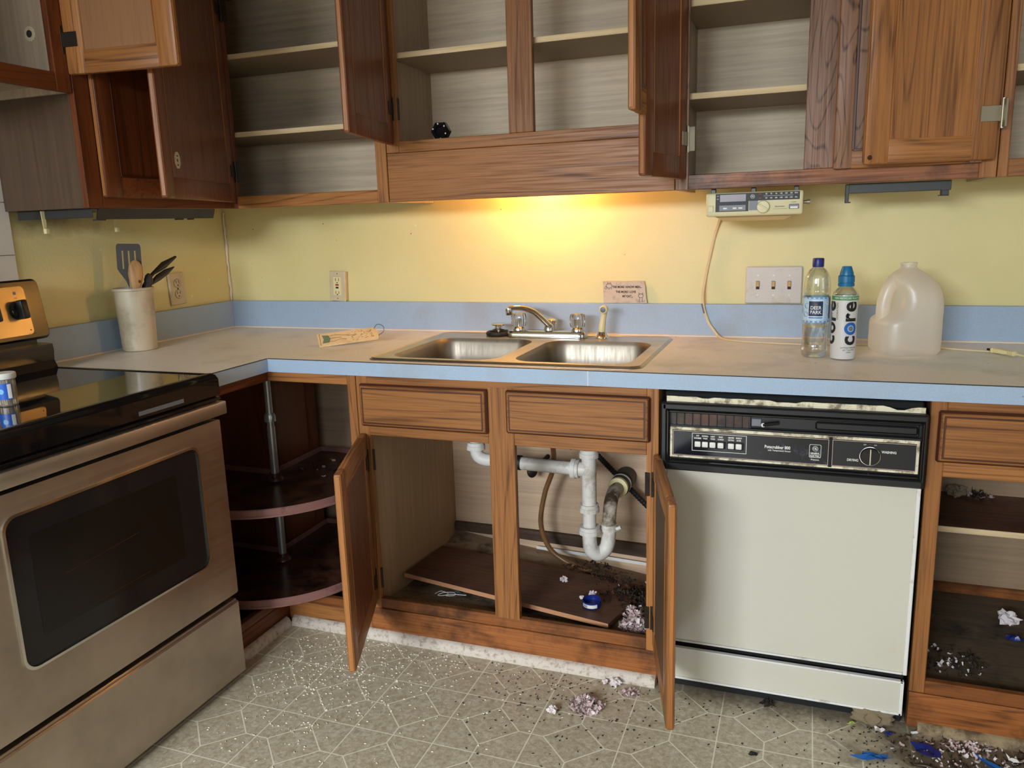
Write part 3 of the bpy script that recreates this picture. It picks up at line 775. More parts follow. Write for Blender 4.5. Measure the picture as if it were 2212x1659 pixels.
# --- right base cabinet
c = thing('base_cabinet', 'oak base cabinet right of the dishwasher with a drawer above an open dirty compartment', 'cabinet', (2.83, -0.003, 0))
MB(lamDim).box(2.4225, 3.2, -.012, -.004, .0, BT - .001, 0).build('back_panel', c)
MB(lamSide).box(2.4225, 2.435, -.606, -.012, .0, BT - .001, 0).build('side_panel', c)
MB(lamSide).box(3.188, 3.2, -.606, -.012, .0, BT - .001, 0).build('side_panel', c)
MB(lamDirty).box(2.435, 3.188, -.606, -.012, .088, .100, 0).build('floor_panel', c)
MB(oakDX).box(2.436, 3.187, -.030, -.0125, .100, .128, .001).build('cleat', c)
m = MB(brownBoard); m.box(2.436, 3.187, -.310, -.0125, .400, .415, 0); m.box(2.436, 3.187, -.314, -.310, .3995, .4155, .0008, shelfE); m.build('shelf', c)
m = MB(oakZ)
m.box(2.4225, 2.456, BF, BF + .019, .100, BT, .0015, oakZ); m.box(2.83, 2.875, BF, BF + .019, .133, BT, .0015, oakZ); m.box(3.165, 3.2, BF, BF + .019, .1, BT, .0015, oakZ)
for a, b in ((2.456, 2.83), (2.875, 3.165)):
    m.box(a, b, BF, BF + .019, BT - .028, BT, .0015, oakX); m.box(a, b, BF, BF + .019, .648, .692, .0015, oakX)
m.box(2.456, 3.165, BF, BF + .019, .100, .133, .0015, oakDX)
m.build('face_frame', c)
MB(oakDX).box(2.4225, 3.2, BF - .003, BF + .012, .006, .099, .0015).build('toe_board', c)
drawer_front(c, 2.438, 2.845, .685, .805)

# ---------------------------------------------------------------- worktop
CX0, CX1, CY0, CY1 = .985, 1.742, -.598, -.088        # sink cut-out
FE = -.650
c = thing('countertop', 'grey laminate L-shaped worktop with blue-grey front edge and low backsplash', 'countertop', (1.6, -0.003, BT))
m = MB(ctopM)
m.box(.003, .645, -.920, -.645, BT + .001, Z, 0); m.box(.003, CX0, -.645, -.003, BT + .001, Z, 0); m.box(CX1, 3.2, -.645, -.003, BT + .001, Z, 0)
m.box(CX0, CX1, -.645, CY0, BT + .001, Z, 0); m.box(CX0, CX1, CY1, -.003, BT + .001, Z, 0)
m.build('top', c)
m = MB(cedgeM); m.box(.645, 3.2, FE, -.645, BT, Z - .0012, 0); m.box(.6451, .650, -.920, FE, BT, Z - .0012, 0)
m.box(.650, 3.2, FE - .0004, -.6452, Z - .0013, Z + .0002, 0, seamM); m.box(.6453, .6504, -.920, FE, Z - .0013, Z + .0002, 0, seamM)
m.box(1.632, 1.6335, FE - .0004, FE, BT, Z - .0014, 0, whiteP)
m.build('front_edge', c)
m = MB(cedgeM); m.box(.003, 3.2, -.020, -.003, Z, Z + .104, .001); m.build('backsplash', c)
m = MB(cedgeM); m.box(.003, .020, -.920, -.020, Z, Z + .104, .001); m.build('backsplash', c)
m = MB(caulkM); m.tube([(.02 + .1 * k, -.0205 - .001 * math.sin(k * 2.1), Z + .001) for k in range(32)], .0035, 6); m.tube([(.0205, -.02 - .1 * k, Z + .001) for k in range(10)], .003, 6)
m.build('caulk', c)

# ---------------------------------------------------------------- sink
c = thing('sink', 'double-bowl stainless steel sink set into the worktop', 'sink', (1.36, -.345, Z))
SX0, SX1, SY0, SY1 = .964, 1.762, -.620, -.068
bowls = [(1.012, 1.346, -.577, -.195), (1.392, 1.722, -.577, -.195)]
L3 = lambda l, z: [(x, y, z) for x, y in l]
bm = bmesh.new(); edges = []
zt = Z + .0045
for l in [rrect(SX0 + .012, SX1 - .012, SY0 + .012, SY1 - .012, .028, 6)] + [rrect(*b, .062, 6) for b in bowls]:
    vs = [bm.verts.new((x, y, zt)) for x, y in l]
    for i in range(len(vs)): edges.append(bm.edges.new((vs[i], vs[(i + 1) % len(vs)])))
bmesh.ops.triangle_fill(bm, edges=edges, use_beauty=True)
bm.verts.index_update()
m = MB(rimSteel); m.add([v.co.copy() for v in bm.verts], [[v.index for v in f.verts] for f in bm.faces]); bm.free()
o0 = rrect(SX0 + .012, SX1 - .012, SY0 + .012, SY1 - .012, .028, 6); o1 = rrect(SX0 + .008, SX1 - .008, SY0 + .008, SY1 - .008, .031, 6); o2 = rrect(SX0, SX1, SY0, SY1, .036, 6)
m.loft([L3(o0, zt), L3(o1, zt + .0025), L3(o2, Z + .0008), L3(o2, Z + .0002)])
m.build('rim', c, smooth=50)
for b in bowls:
    x0, x1, y0, y1 = b; dp = .172; loops = [L3(rrect(x0, x1, y0, y1, .062, 6), zt)]
    for ins, z in ((.003, -.002), (.007, -.010), (.011, -.06), (.016, -dp + .045), (.022, -dp + .022), (.036, -dp + .007), (.058, -dp + .001), (.085, -dp)):
        loops.append(L3(rrect(x0 + ins, x1 - ins, y0 + ins, y1 - ins, .062 - ins * .35, 6), Z + z))
    m = MB(sinkSteel); m.loft(loops, cap1=True)
    m.loft([[(x, y, z - .002) for x, y, z in l] for l in loops[3:]], cap1=True)
    w_ = m.build('bowl', c, smooth=60)
    cx, cy = (x0 + x1) / 2, (y0 + y1) / 2
    m = MB(chromeM); m.lathe([(.056, .0008), (.052, .004), (.040, .002), (.034, -.006)], (cx, cy, Z - dp), n=28); m.lathe([(.034, -.005), (.002, -.005)], (cx, cy, Z - dp), n=20, mat=slotM); m.build('drain', w_)

# ---------------------------------------------------------------- faucet
fz0 = Z + .006
c = thing('faucet', 'chrome two-handle kitchen faucet with clear fluted knobs, spout swung left', 'faucet', (1.355, -.13, fz0))
m = MB(chromeM); P = rrect(1.222, 1.494, -.158, -.104, .026, 6)
m.loft([L3(P, fz0), L3(P, fz0 + .012), L3(rrect(1.226, 1.490, -.154, -.108, .023, 6), fz0 + .019), L3(rrect(1.236, 1.480, -.148, -.114, .016, 6), fz0 + .021)], cap0=True, cap1=True)
m.build('base_plate', c)
for x in (1.262, 1.462):
    m = MB(chromeM); m.lathe([(.020, 0), (.019, .006), (.012, .012)], (x, -.131, fz0 + .0205), n=20); m.lathe([(.007, 0), (.007, .034)], (x, -.131, fz0 + .024), n=12); m.build('handle_stem', c)
    m = MB(acrylM); m.lathe([(.012, 0), (.0225, .004), (.0255, .016), (.0255, .034), (.0225, .044), (.013, .047)], (x, -.131, fz0 + .030), n=48, flute=12, depth=.035); m.build('handle', c)
m = MB(chromeM); m.lathe([(.017, 0), (.016, .012), (.012, .020)], (1.366, -.131, fz0 + .0205), n=20)
sp = catmull([(1.366, -.131, fz0 + .036), (1.350, -.137, fz0 + .054), (1.322, -.148, fz0 + .081), (1.292, -.162, fz0 + .095), (1.262, -.178, fz0 + .099), (1.248, -.186, fz0 + .096)], 8)
m.tube(sp, [.0130 - .0025 * k / (len(sp) - 1) for k in range(len(sp))], 14, sq=.8); m.build('spout', c, smooth=50)
m = MB(chromeM); m.lathe([(.0115, .100), (.0120, .096), (.0120, .086), (.0105, .078), (.008, .078)], (1.249, -.186, fz0 - .002), n=20); m.build('aerator', c)
c = MB(chromeM); c.lathe([(.021, 0), (.020, .004), (.0145, .006), (.0145, .038), (.017, .040), (.0185, .044), (.018, .050), (.012, .055), (.004, .057)], (1.362, -.086, zt), n=24)
tag(c.build('air_gap', loc=(1.362, -.086, zt)), 'small capped chrome cylinder behind the faucet spout', 'air gap')
c = thing('sink_sprayer', 'cream hand sprayer standing upright at the back right of the sink', 'sprayer', (1.540, -.122, zt))
MB(chromeM).lathe([(.024, 0), (.023, .004), (.017, .009), (.014, .016), (.012, .020)], (1.540, -.122, zt), n=24).build('base', c)
m = MB(creamP); q = [(1.540, -.122, zt + .018), (1.541, -.121, zt + .035), (1.544, -.119, zt + .06), (1.547, -.118, zt + .078), (1.549, -.120, zt + .092)]
m.tube(catmull(q, 4), [.0115, .012, .0125, .0130, .0130, .0125, .012, .0115, .011, .0108, .0105, .0108, .0112, .0115, .012, .0120, .0115], 14, sq=.85)
m.build('handle', c)
m = MB(creamP); m.lathe([(.0125, 0), (.0135, .003), (.0135, .018), (.011, .021)], (1.549, -.122, zt + .092), '-y', 20); m.lathe([(.009, .0212), (.008, .0216), (.002, .0216)], (1.549, -.122, zt + .092), '-y', 16, mat=greyP); m.build('nozzle', c)
c = thing('sink_strainer', 'upturned black-edged sink strainer lying left of the faucet', 'strainer', (1.183, -.116, zt))
m = MB(blackRub); k = 28
m.tube([(1.183 + .036 * math.cos(2 * PI * i / k), -.116 + .036 * math.sin(2 * PI * i / k), zt + .0075) for i in range(k + 1)], .007, 8, cap=False); m.build('rubber_ring', c)
MB(chromeM).lathe([(.030, .002), (.030, .005), (.006, .006), (.005, .018), (.020, .020), (.021, .022), (.012, .026), (.011, .030), (.024, .036), (.026, .038), (.022, .040), (.003, .0405)], (1.183, -.116, zt), n=26).build('stopper', c)

# ---------------------------------------------------------------- plumbing under the sink
c = thing('drain_pipes', 'white plastic drain pipes with a U-shaped trap under the sink', 'drain pipe', (1.545, -.33, .24))
def nut(mb, o, ax, r=.030, h=.024, mat=None):
    mb.lathe([(r * .8, 0), (r, .002), (r, h * .6), (r * .92, h * .62), (r * .92, h), (r * .75, h)], o, ax, 24, mat=mat, flute=8, depth=.03)
px_, py_ = 1.548, -.33
m = MB(pvcM)
m.tube([(1.178, -.335, .700), (1.178, -.335, .545)], .019, 16); m.tube(catmull([(1.178, -.335, .548), (1.179, -.335, .528), (1.188, -.335, .512), (1.206, -.335, .505), (1.235, -.335, .504)], 5), .0205, 16); m.build('elbow', c)
m = MB(pvcM); nut(m, (1.178, -.335, .536), 'z', .030, .026); m.build('slip_nut', c)
MB(blackRub).tube([(1.233, -.335, .504), (1.255, -.335, .504)], .0235, 16).build('coupling', c, 'black rubber coupling')
MB(blackRub).tube([(1.300, -.335, .504), (1.331, -.335, .504)], .0235, 16).build('coupling', c, 'black rubber coupling')
MB(pvcM).tube([(1.25, -.335, .504), (1.515, -.332, .498)], .0205, 18).build('cross_pipe', c)
m = MB(pvcM); nut(m, (1.492, -.332, .498), 'x', .031, .026); m.build('slip_nut', c)
m = MB(pvcM); m.tube([(px_, py_, .705), (px_, py_, .56)], .019, 16); m.build('tailpiece', c)
m = MB(pvcM); m.tube([(px_, py_, .548), (px_, py_, .385)], .0225, 20); m.tube([(1.512, -.332, .498), (px_ - .01, py_, .498)], .0225, 16); m.build('tee', c)
m = MB(pvcM); nut(m, (px_, py_, .536), 'z', .030, .028); m.build('slip_nut', c)
m = MB(pvcM); nut(m, (px_, py_, .362), 'z', .031, .026); m.build('slip_nut', c)
m = MB(pvcM); m.tube([(px_, py_, .375), (px_, py_, .30)], .0205, 20); m.build('trap_inlet', c)
m = MB(pvcM); nut(m, (px_, py_, .290), 'z', .034, .026); m.build('slip_nut', c)
ub = catmull([(px_, py_, .300), (px_, py_, .262), (px_ + .004, py_ + .004, .236), (px_ + .022, py_ + .016, .219), (px_ + .042, py_ + .030, .232), (px_ + .050, py_ + .036, .258), (px_ + .052, py_ + .038, .300)], 6)
MB(pvcM).tube(ub, .0225, 20).build('trap_bend', c, smooth=60)
m = MB(pvcM); nut(m, (px_ + .052, py_ + .038, .292), 'z', .028, .022); m.tube([(px_ + .078, py_ + .03, .302), (px_ + .092, py_ + .03, .310)], .006, 8); m.build('slip_nut', c)
ta = catmull([(px_ + .052, py_ + .038, .312), (px_ + .053, py_ + .042, .345), (px_ + .052, py_ + .07, .378), (px_ + .051, py_ + .12, .392), (px_ + .050, py_ + .20, .380)], 6)
MB(pvcDirty).tube(ta, .0215, 18).build('trap_arm', c, 'brown-stained trap arm', smooth=60)
m = MB(creamP); m.lathe([(.025, 0), (.033, .002), (.033, .016), (.027, .020)], (px_ + .0505, py_ + .165, .388), 'y', 24); m.build('slip_nut', c)
m = MB(blackRub); m.lathe([(.027, 0), (.034, .006), (.034, .05), (.030, .055), (.034, .06), (.034, .12), (.030, .135)], (px_ + .050, py_ + .183, .384), 'y', 24); m.build('wall_collar', c, 'black collar at the wall')
m = MB(pvcM); m.lathe([(.0352, 0), (.0352, .008), (.030, .009)], (px_ + .050, py_ + .215, .384), 'y', 24); m.build('clamp_band', c)
h = catmull([(1.41, -.27, .60), (1.375, -.14, .44), (1.335, -.12, .33), (1.318, -.12, .22), (1.345, -.12, .135), (1.40, -.125, .095), (1.48, -.14, .075), (1.585, -.165, .062), (1.66, -.19, .055)], 8)
tag(MB(brownHose).tube(h, .0088, 12).build('supply_hose', loc=(1.41, -.27, .06)), 'amber-brown hose looping down to the sink cabinet floor', 'hose')
h = [(1.50, -.09, .485), (1.62, -.085, .365), (1.78, -.10, .22)]
m = MB(blackRub); pts = catmull(h, 40); m.tube(pts, [.0085 if k % 2 else .0105 for k in range(len(pts))], 10)
tag(m.build('corrugated_hose', loc=(1.6, -.09, .3)), 'black corrugated hose slanting down behind the drain pipes', 'hose')
c = thing('shutoff_valve', 'dark oval-handled shutoff valve below the cross pipe', 'valve', (1.285, -.08, .40))
MB(bronzeM).tube([(1.315, -.0125, .43), (1.298, -.07, .412)], .008, 12).build('stem', c)
m = MB(bronzeM); m.loft([[(1.280 + a, -.088 + d + a * .5, .395 + b) for a, b in [(.016 * k_ * math.cos(t), .024 * k_ * math.sin(t)) for t in [2 * PI * q / 20 for q in range(20)]]] for k_, d in ((.6, .006), (1, .004), (1, -.002), (.7, -.006), (.2, -.007))], cap0=True, cap1=True); m.tube([(1.284, -.084, .397), (1.299, -.068, .413)], .006, 8); m.build('handle', c, smooth=60)
m = MB(blackPl)
for i, (x, z, r) in enumerate([(1.40, .548, .018), (1.432, .558, .016), (1.462, .545, .02), (1.488, .556, .014)]): m.lathe([(r * .8, 0), (r, .004), (r, .03), (r * .7, .036)], (x, -.20, z), '-y', 8)
m.tube([(1.39, -.19, .565), (1.50, -.19, .565)], .012, 10)
tag(m.build('faucet_connections', loc=(1.44, -.2, .55)), 'cluster of dark fittings high up behind the cross pipe', 'pipe fittings')
tag(MB(whiteTrim).loft([[(x, -.034, z), (x, -.034, z + .011), (x, -.0315, z + .011), (x, -.0315, z)] for x, z in ((1.27, .083), (1.5, .076), (1.79, .064))], cap0=True, cap1=True).build('metal_strip', loc=(1.5, -.03, .07)), 'thin white strip lying along the back of the sink cabinet', 'strip')
# brown board fallen on the cabinet floor
m = MB(brownBoard)
tp = [(.958, -.455, .137), (1.660, -.558, .121), (1.715, -.235, .092), (.958, -.165, .112)]; th = .014
m.add([*tp, *[(x, y, z - th) for x, y, z in tp]], [(0, 1, 2, 3), (7, 6, 5, 4), (1, 5, 6, 2), (2, 6, 7, 3), (3, 7, 4, 0)]); m.add([tp[0], tp[1], (tp[1][0], tp[1][1], tp[1][2] - th), (tp[0][0], tp[0][1], tp[0][2] - th)], [(0, 3, 2, 1)], boardEdge)
tag(m.build('loose_board', loc=(1.3, -.35, .11)), 'brown board lying tilted on the floor of the sink cabinet', 'board')
# jar lid on the board
c = thing('jar_lid', 'blue round lid with a white barcode sticker on the brown board', 'lid', (1.588, -.463, .1215))
m = MB(navyP); rot = Matrix.Rotation(math.radians(4), 3, 'X')
m.lathe([(.027, 0), (.0275, .002), (.0275, .018), (.0262, .019), (.0255, .004), (.001, .0035)], (1.588, -.463, .1215), n=36, rot=rot); m.build('shell', c)
m = MB(whiteP)
def lidp(a, h): return Vector((1.588, -.463, .1215)) + rot @ Vector((.0278 * math.sin(a), -.0278 * math.cos(a), h))
m.loft([[lidp(-.9 + 1.75 * k / 14, h_) for k in range(15)] for h_ in (.004, .015)], close=False)
for k in range(7):
    a = -.75 + k * .075; m.add([lidp(a, .0055) + Vector((0, -.0003, 0)), lidp(a + .04, .0055) + Vector((0, -.0003, 0)), lidp(a + .04, .0135) + Vector((0, -.0003, 0)), lidp(a, .0135) + Vector((0, -.0003, 0))], [(0, 1, 2, 3)], inkM)
m.build('sticker', c)
q = catmull([(1.085, -.492, .100), (1.095, -.472, .1005), (1.125, -.480, .101), (1.118, -.497, .101), (1.098, -.500, .1005), (1.108, -.482, .1015), (1.140, -.470, .101), (1.150, -.488, .101), (1.125, -.498, .1015), (1.135, -.486, .102), (1.185, -.476, .101)], 5)
tag(MB(strawM).tube(q, .0011, 6).build('twisted_string', loc=(1.12, -.485, .1)), 'loop of thin white string under the left end of the brown board', 'string')

# ---------------------------------------------------------------- dishwasher
DX0, DX1, DY = 1.818, 2.4165, -.660
c = thing('dishwasher', 'old cream dishwasher with a black control panel of push buttons and a dial', 'dishwasher', (2.12, -.35, 0))
MB(blackMat).box(DX0 + .004, DX1 - .004, -.60, -.03, .02, .815, .004).build('tub', c)
m = MB(creamDW); m.box(DX0 + .018, DX1 - .010, DY + .012, -.601, .158, .634, .002); m.build('door_panel', c)
for x in (DX0 + .008, DX1 - .014): MB(whiteTrim).box(x, x + .009, DY + .006, -.602, .155, .634, .0015).build('side_trim', c)
MB(whiteTrim).box(DX0 + .018, DX1 - .014, DY + .008, -.602, .154, .159, .0015).build('bottom_trim', c)
m = MB(creamDW); m.box(DX0 + .018, DX1 - .012, DY + .018, DY + .026, .046, .131, .001)
m.box(DX0 + .016, DX1 - .010, DY + .014, DY + .026, .128, .133, .001, whiteTrim); m.box(DX0 + .016, DX1 - .010, DY + .014, DY + .026, .042, .048, .001, whiteTrim); m.box(DX1 - .016, DX1 - .008, DY + .014, DY + .026, .042, .133, .001, whiteTrim)
m.build('kick_panel', c)
MB(blackMat).box(DX0 + .01, DX1 - .006, -.615, -.60, .006, .15, .002).build('toe_recess', c)
m = MB(creamDirty); pts = []
for k in range(41):
    x = 1.834 + .575 * k / 40; z1 = .8130 + .0004 * math.sin(k * 1.7) - (.0025 if k in (6, 7) else 0) - (.008 if k in (36, 37) else .003 if k in (35, 38) else .0) - (.0035 if 18 <= k <= 21 else 0); pts.append((x, z1))
m.loft([[(x, -.650, .799), (x, -.650, z1), (x, -.646, z1), (x, -.646, .799)] for x, z1 in pts], cap0=True, cap1=True); m.build('top_flange', c)
# black console
m = MB(blackPl); m.box(DX0 + .006, DX1 - .002, -.655, -.601, .630, .800, .004)
m.box(DX0 + .006, DX1 - .002, -.668, -.652, .628, .648, .004); m.box(DX0 + .006, DX1 - .002, -.668, -.652, .780, .800, .005)
m.box(DX0 + .004, 1.838, -.668, -.652, .628, .800, .004); m.box(2.405, DX1 - .001, -.668, -.652, .628, .800, .004); m.build('console', c)
m = MB(blackGloss); m.ring(1.837, 2.408, .651, .782, .006, -.671, -.660, bev=.002); m.build('console_bezel', c)
m = MB(blackPl)
for k in range(9):
    x = 1.858 + k * .0195; m.box(x, x + .002, -.662, -.652, .746, .775, 0)
m.box(1.850, 2.03, -.656, -.654, .745, .776, 0, susanTop); m.box(1.846, 2.405, -.668, -.654, .741, .746, .001)
m.build('vent', c)
m = MB(blackPl); m.box(2.035, 2.398, -.659, -.653, .747, .778, .002); m.box(2.180, 2.395, -.667, -.655, .752, .772, .004, blackPl); m.build('handle_recess', c)
m = MB(bracketM); m.box(2.038, 2.060, -.664, -.655, .752, .770, .001, greyP); m.tube([(2.064, -.668, .757), (2.10, -.664, .763)], .0045, 8, blackGloss); m.lathe([(.005, 0), (.005, .004), (.003, .005)], (2.065, -.666, .757), '-y', 12, mat=whiteP); m.build('latch', c)
m = MB(creamDirty); m.box(1.845, 2.401, -.663, -.655, .661, .739, .001); m.build('panel_border', c)
PY = -.6645
m = MB(dwPanel); m.box(1.851, 2.212, PY, -.660, .667, .732, .0005); m.box(2.219, 2.395, PY, -.660, .667, .732, .0005, blackPl); m.box(2.2115, 2.2195, PY + .0004, -.660, .664, .736, 0, blackMat); m.build('control_panel', c)
cp = c
m = MB(pinkSilver)
for x0, x1 in ((1.853, 2.2115), (2.2195, 2.395)): m.ring(x0, x1, .6685, .7305, .0009, PY - .0004, PY + .0002, bev=0)
m.build('panel_outline', cp)
m = MB(silverM); m.ring(1.899, 2.028, .6815, .7265, .0012, PY - .0005, PY, bev=0); m.box(1.904, 1.980, PY - .0006, PY, .690, .7085, 0, blackMat); m.box(1.983, 2.022, PY - .0006, PY, .690, .7085, 0, blackMat); m.build('button_outline', cp)
for x in (1.906, 1.9235, 1.9415, 1.9605, 1.985, 2.003):
    MB(whiteP).box(x, x + .0145, PY - .0065, PY - .0004, .6925, .7065, .0022, seg=2).build('push_button', cp)
m = MB(silverM); fx = lambda x, z, y=PY - .0006: (lambda u, v: (x + u, y, z + v))
for x, a, b in ((1.913, 'POT', 'SCRUBBER'), (1.9307, 'NORMAL', 'WASH'), (1.9487, 'LIGHT', 'WASH'), (1.9677, 'RINSE', '& HOLD'), (1.992, 'HEATED', 'DRYING'), (2.010, 'ENERGY', 'SAVER')):
    m.text(a, .0052, fx(x, .7195), bold=.0002, sx=.72); m.text(b, .0052, fx(x, .7135), bold=.0002, sx=.72)
m.text('Potscrubber 800', .0105, fx(2.0985, .7035), bold=.0003, sx=.82); m.text('with Temperature Sensor', .0055, fx(2.103, .6955), bold=.0001, sx=.9)
m.text('WASHING', .0080, fx(2.339, .7085), bold=.0002, sx=.82); m.text('DRYING', .0080, fx(2.264, .6850), bold=.0002, sx=.82)
m.text('OFF', .0045, fx(2.288, .7235), sx=.8); m.text('ON', .0045, fx(2.310, .7235), sx=.8); m.text('>>', .0045, fx(2.299, .7235), redM, sx=.8)
m.text('GENERAL', .0060, fx(2.1825, .6945), bold=.0002, sx=.8); m.text('ELECTRIC', .0060, fx(2.1825, .6885), bold=.0002, sx=.8); m.text('Premium', .005, fx(2.183, .6795), bold=.0001)
m.build('lettering', cp, smooth=0)
m = MB(silverM); pr_ = rrect(2.1695, 2.1955, .6845, .7165, .003, 4); pi_ = rrect(2.1705, 2.1945, .6855, .7155, .0025, 4)
m.loft([[(x, PY - .0006, z) for x, z in pr_], [(x, PY - .0006, z) for x, z in pi_]])
ci = lambda r, n=28: [(2.1825 + r * math.cos(2 * PI * k / n), .7065 + r * math.sin(2 * PI * k / n)) for k in range(n)]
m.loft([[(x, PY - .0006, z) for x, z in ci(.0062)], [(x, PY - .0006, z) for x, z in ci(.0054)]])
m.text('G', .0075, fx(2.1808, .7068), bold=.0001); m.text('E', .0075, fx(2.1844, .7062), bold=.0001); m.build('emblem', cp, smooth=0)
m = MB(blackGloss); m.lathe([(.0215, 0), (.0215, .004), (.0195, .009), (.004, .0095)], (2.3, PY, .6975), '-y', 40)
cir = lambda r, y: [(2.3 + r * math.cos(2 * PI * k / 40), y, .6975 + r * math.sin(2 * PI * k / 40)) for k in range(40)]
m.loft([cir(.0215, PY - .0005), cir(.0222, PY - .0042), cir(.0205, PY - .0046), cir(.0200, PY - .0005)], mat=chromeM)
m.box(2.2975, 2.3025, PY - .0125, PY - .009, .6775, .7165, .0012, chromeM); m.build('dial', cp)

# ---------------------------------------------------------------- stove
RY0, RY1 = -1.690, -.931
c = thing('electric_stove', 'stainless steel stove with a black glass cooktop left of the worktop', 'stove', (.36, -1.31, 0))
MB(blackPl).box(.03, .660, RY0 + .004, RY1 - .004, .03, .868, .003).build('body', c)
m = MB(cooktopM); m.box(.115, .672, RY0 + .018, RY1 - .018, .868, .8775, .0008); m.build('glass_top', c)
m = MB(blackGloss); m.tube([(.115, RY1 - .009, .873), (.69, RY1 - .009, .873)], .0095, 10, sq=.8); m.tube([(.115, RY0 + .009, .873), (.69, RY0 + .009, .873)], .0095, 10, sq=.8)
pf = [(.668, .866), (.668, .8785), (.684, .8800), (.698, .876), (.707, .866), (.708, .824), (.690, .822), (.66, .822)]
m.prism(pf, lambda a, b: (a, RY0, b), lambda a, b: (a, RY1, b)); m.build('cooktop_trim', c)
m = MB(blackPl); m.box(.655, .700, RY0 + .003, RY1 - .003, .766, .822, .003); m.box(.700, .712, RY0 + .002, RY1 - .002, .811, .819, .002, blackGloss)
for k in range(34):
    y = RY1 - .10 - k * .0165
    if k % 9 != 8: m.box(.6995, .7006, y - .0022, y, .787, .805, 0, greyP)
m.build('vent_grille', c)
m = MB(greyP); m.add([(.7085, -1.205, .831), (.7085, -1.062, .831), (.7085, -1.062, .841), (.7085, -1.205, .841), (.708, -1.205, .831), (.708, -1.062, .831), (.708, -1.062, .841), (.708, -1.205, .841)], [(0, 1, 2, 3), (7, 6, 5, 4), (0, 4, 5, 1), (1, 5, 6, 2), (2, 6, 7, 3), (3, 7, 4, 0)]); m.build('data_strip', c)
m = MB(rangeSteel); m.box(.690, .722, RY0 + .004, RY1 + .004, .772, .807, .0035, seg=2)
for y in (RY0 + .02, RY1 - .03): m.box(.66, .700, y - .02, y + .02, .775, .803, .003, blackPl)
m.build('door_handle', c)
wy0, wy1, wz0_, wz1_ = -1.566, -1.022, .378, .712
def yz(l, x): return [(x, y, z) for y, z in l]
m = MB(rangeSteel)
bm = bmesh.new(); edges = []
for l in (rrect(RY0 + .005, RY1 - .003, .262, .757, .006, 3), rrect(wy0, wy1, wz0_, wz1_, .032, 6)):
    vs = [bm.verts.new((.7, y, z)) for y, z in l]
    for i in range(len(vs)): edges.append(bm.edges.new((vs[i], vs[(i + 1) % len(vs)])))
bmesh.ops.triangle_fill(bm, edges=edges, use_beauty=True); bm.verts.index_update()
m.add([v.co.copy() for v in bm.verts], [[v.index for v in f.verts] for f in bm.faces]); bm.free()
o = rrect(RY0 + .005, RY1 - .003, .262, .757, .006, 3); m.loft([yz(o, .7), yz(o, .664)]); dr = m.build('oven_door', c)
m = MB(chromeM); a = rrect(wy0, wy1, wz0_, wz1_, .032, 6); b = rrect(wy0 + .006, wy1 - .006, wz0_ + .006, wz1_ - .006, .028, 6)
m.loft([yz(a, .699), yz(a, .703), yz(b, .7035), yz(b, .696)]); m.build('window_bezel', dr)
m = MB(ovenGlass); m.prism(rrect(wy0 + .004, wy1 - .004, wz0_ + .004, wz1_ - .004, .029, 6), lambda y, z: (.690, y, z), lambda y, z: (.6985, y, z))
m.prism(rrect(wy0 + .055, wy1 - .085, wz0_ + .06, wz1_ - .055, .006, 3), lambda y, z: (.6984, y, z), lambda y, z: (.6990, y, z), mat=ovenInner)
m.build('window_glass', dr)
m = MB(ivoryM)
for y0, y1, z0, z1 in ((-1.44, -1.24, .545, .558), (-1.40, -1.22, .448, .452)): m.tube([(.6990, y0, z0), (.6990, y1, z1)], .0006, 6, mat=lipM)
m.build('oven_rack', dr)
m = MB(rangeSteel); m.box(.62, .700, RY0 + .005, RY1 - .002, .022, .238, .004); m.box(.62, .694, RY0 + .008, RY1 - .006, .232, .244, .002, rangeSteel); m.build('storage_drawer', c)
MB(blackMat).box(.05, .66, RY0 + .02, RY1 - .02, .002, .05, .0).build('plinth', c)
# backguard
g = MB(guardM)
pb = [(.03, .868), (.150, .868), (.142, .884), (.134, .900), (.138, .925), (.136, .946), (.12, .9475), (.03, .948)]
g.prism(pb, lambda a, b: (a, RY0 + .004, b), lambda a, b: (a, RY1 - .002, b)); g.box(.03, .112, RY0 + .03, RY1 - .03, .947, .966, 0); g.build('backguard', c)
m = MB(guardM)
rotg = Matrix.Rotation(math.radians(-9), 4, 'Y'); m.tf = Matrix.Translation((.138, 0, .965)) @ rotg
rr_ = rrect(RY0, RY1, 0, .168, .018, 5)
m.loft([[(x, y, z) for y, z in rrect(RY0 + i, RY1 - i, i, .168 - i, .018 - i, 5)] for x, i in ((-.075, .004), (-.070, 0), (-.006, 0), (0, .006))], cap0=True, cap1=True)
cg = m.build('control_housing', c)
m = MB(steel('panel_steel', S(222, 196, 150), 0.34)); m.tf = Matrix.Translation((.138, 0, .965)) @ rotg
m.prism(rrect(RY0 + .05, RY1 - .052, .016, .150, .012, 5), lambda y, z: (-.001, y, z), lambda y, z: (.0012, y, z))
m.text('OFF', .006, lambda u, v: (.0014, -1.013 + u, .118 + v), inkM); m.lathe([(.0022, 0), (.001, .0004)], (.0012, -.992, .028), 'x', 12, mat=inkM)
m.text('hot surface', .005, lambda u, v: (.0014, -.99 + u, .018 + v), inkM); m.box(.0012, .0015, -1.017, -1.009, .128, .136, 0, greyP)
m.build('control_panel', cg)
for y in (-1.016, -1.096, -1.50, -1.58):
    m = MB(blackGloss); m.tf = Matrix.Translation((.138, 0, .965)) @ rotg
    m.lathe([(.026, .001), (.026, .003), (.0245, .012), (.021, .014)], (0, y, .085), 'x', 32); m.box(.008, .034, y - .0105, y + .0105, .085 - .026, .085 + .026, .005, blackPl, 2); m.build('knob', cg)

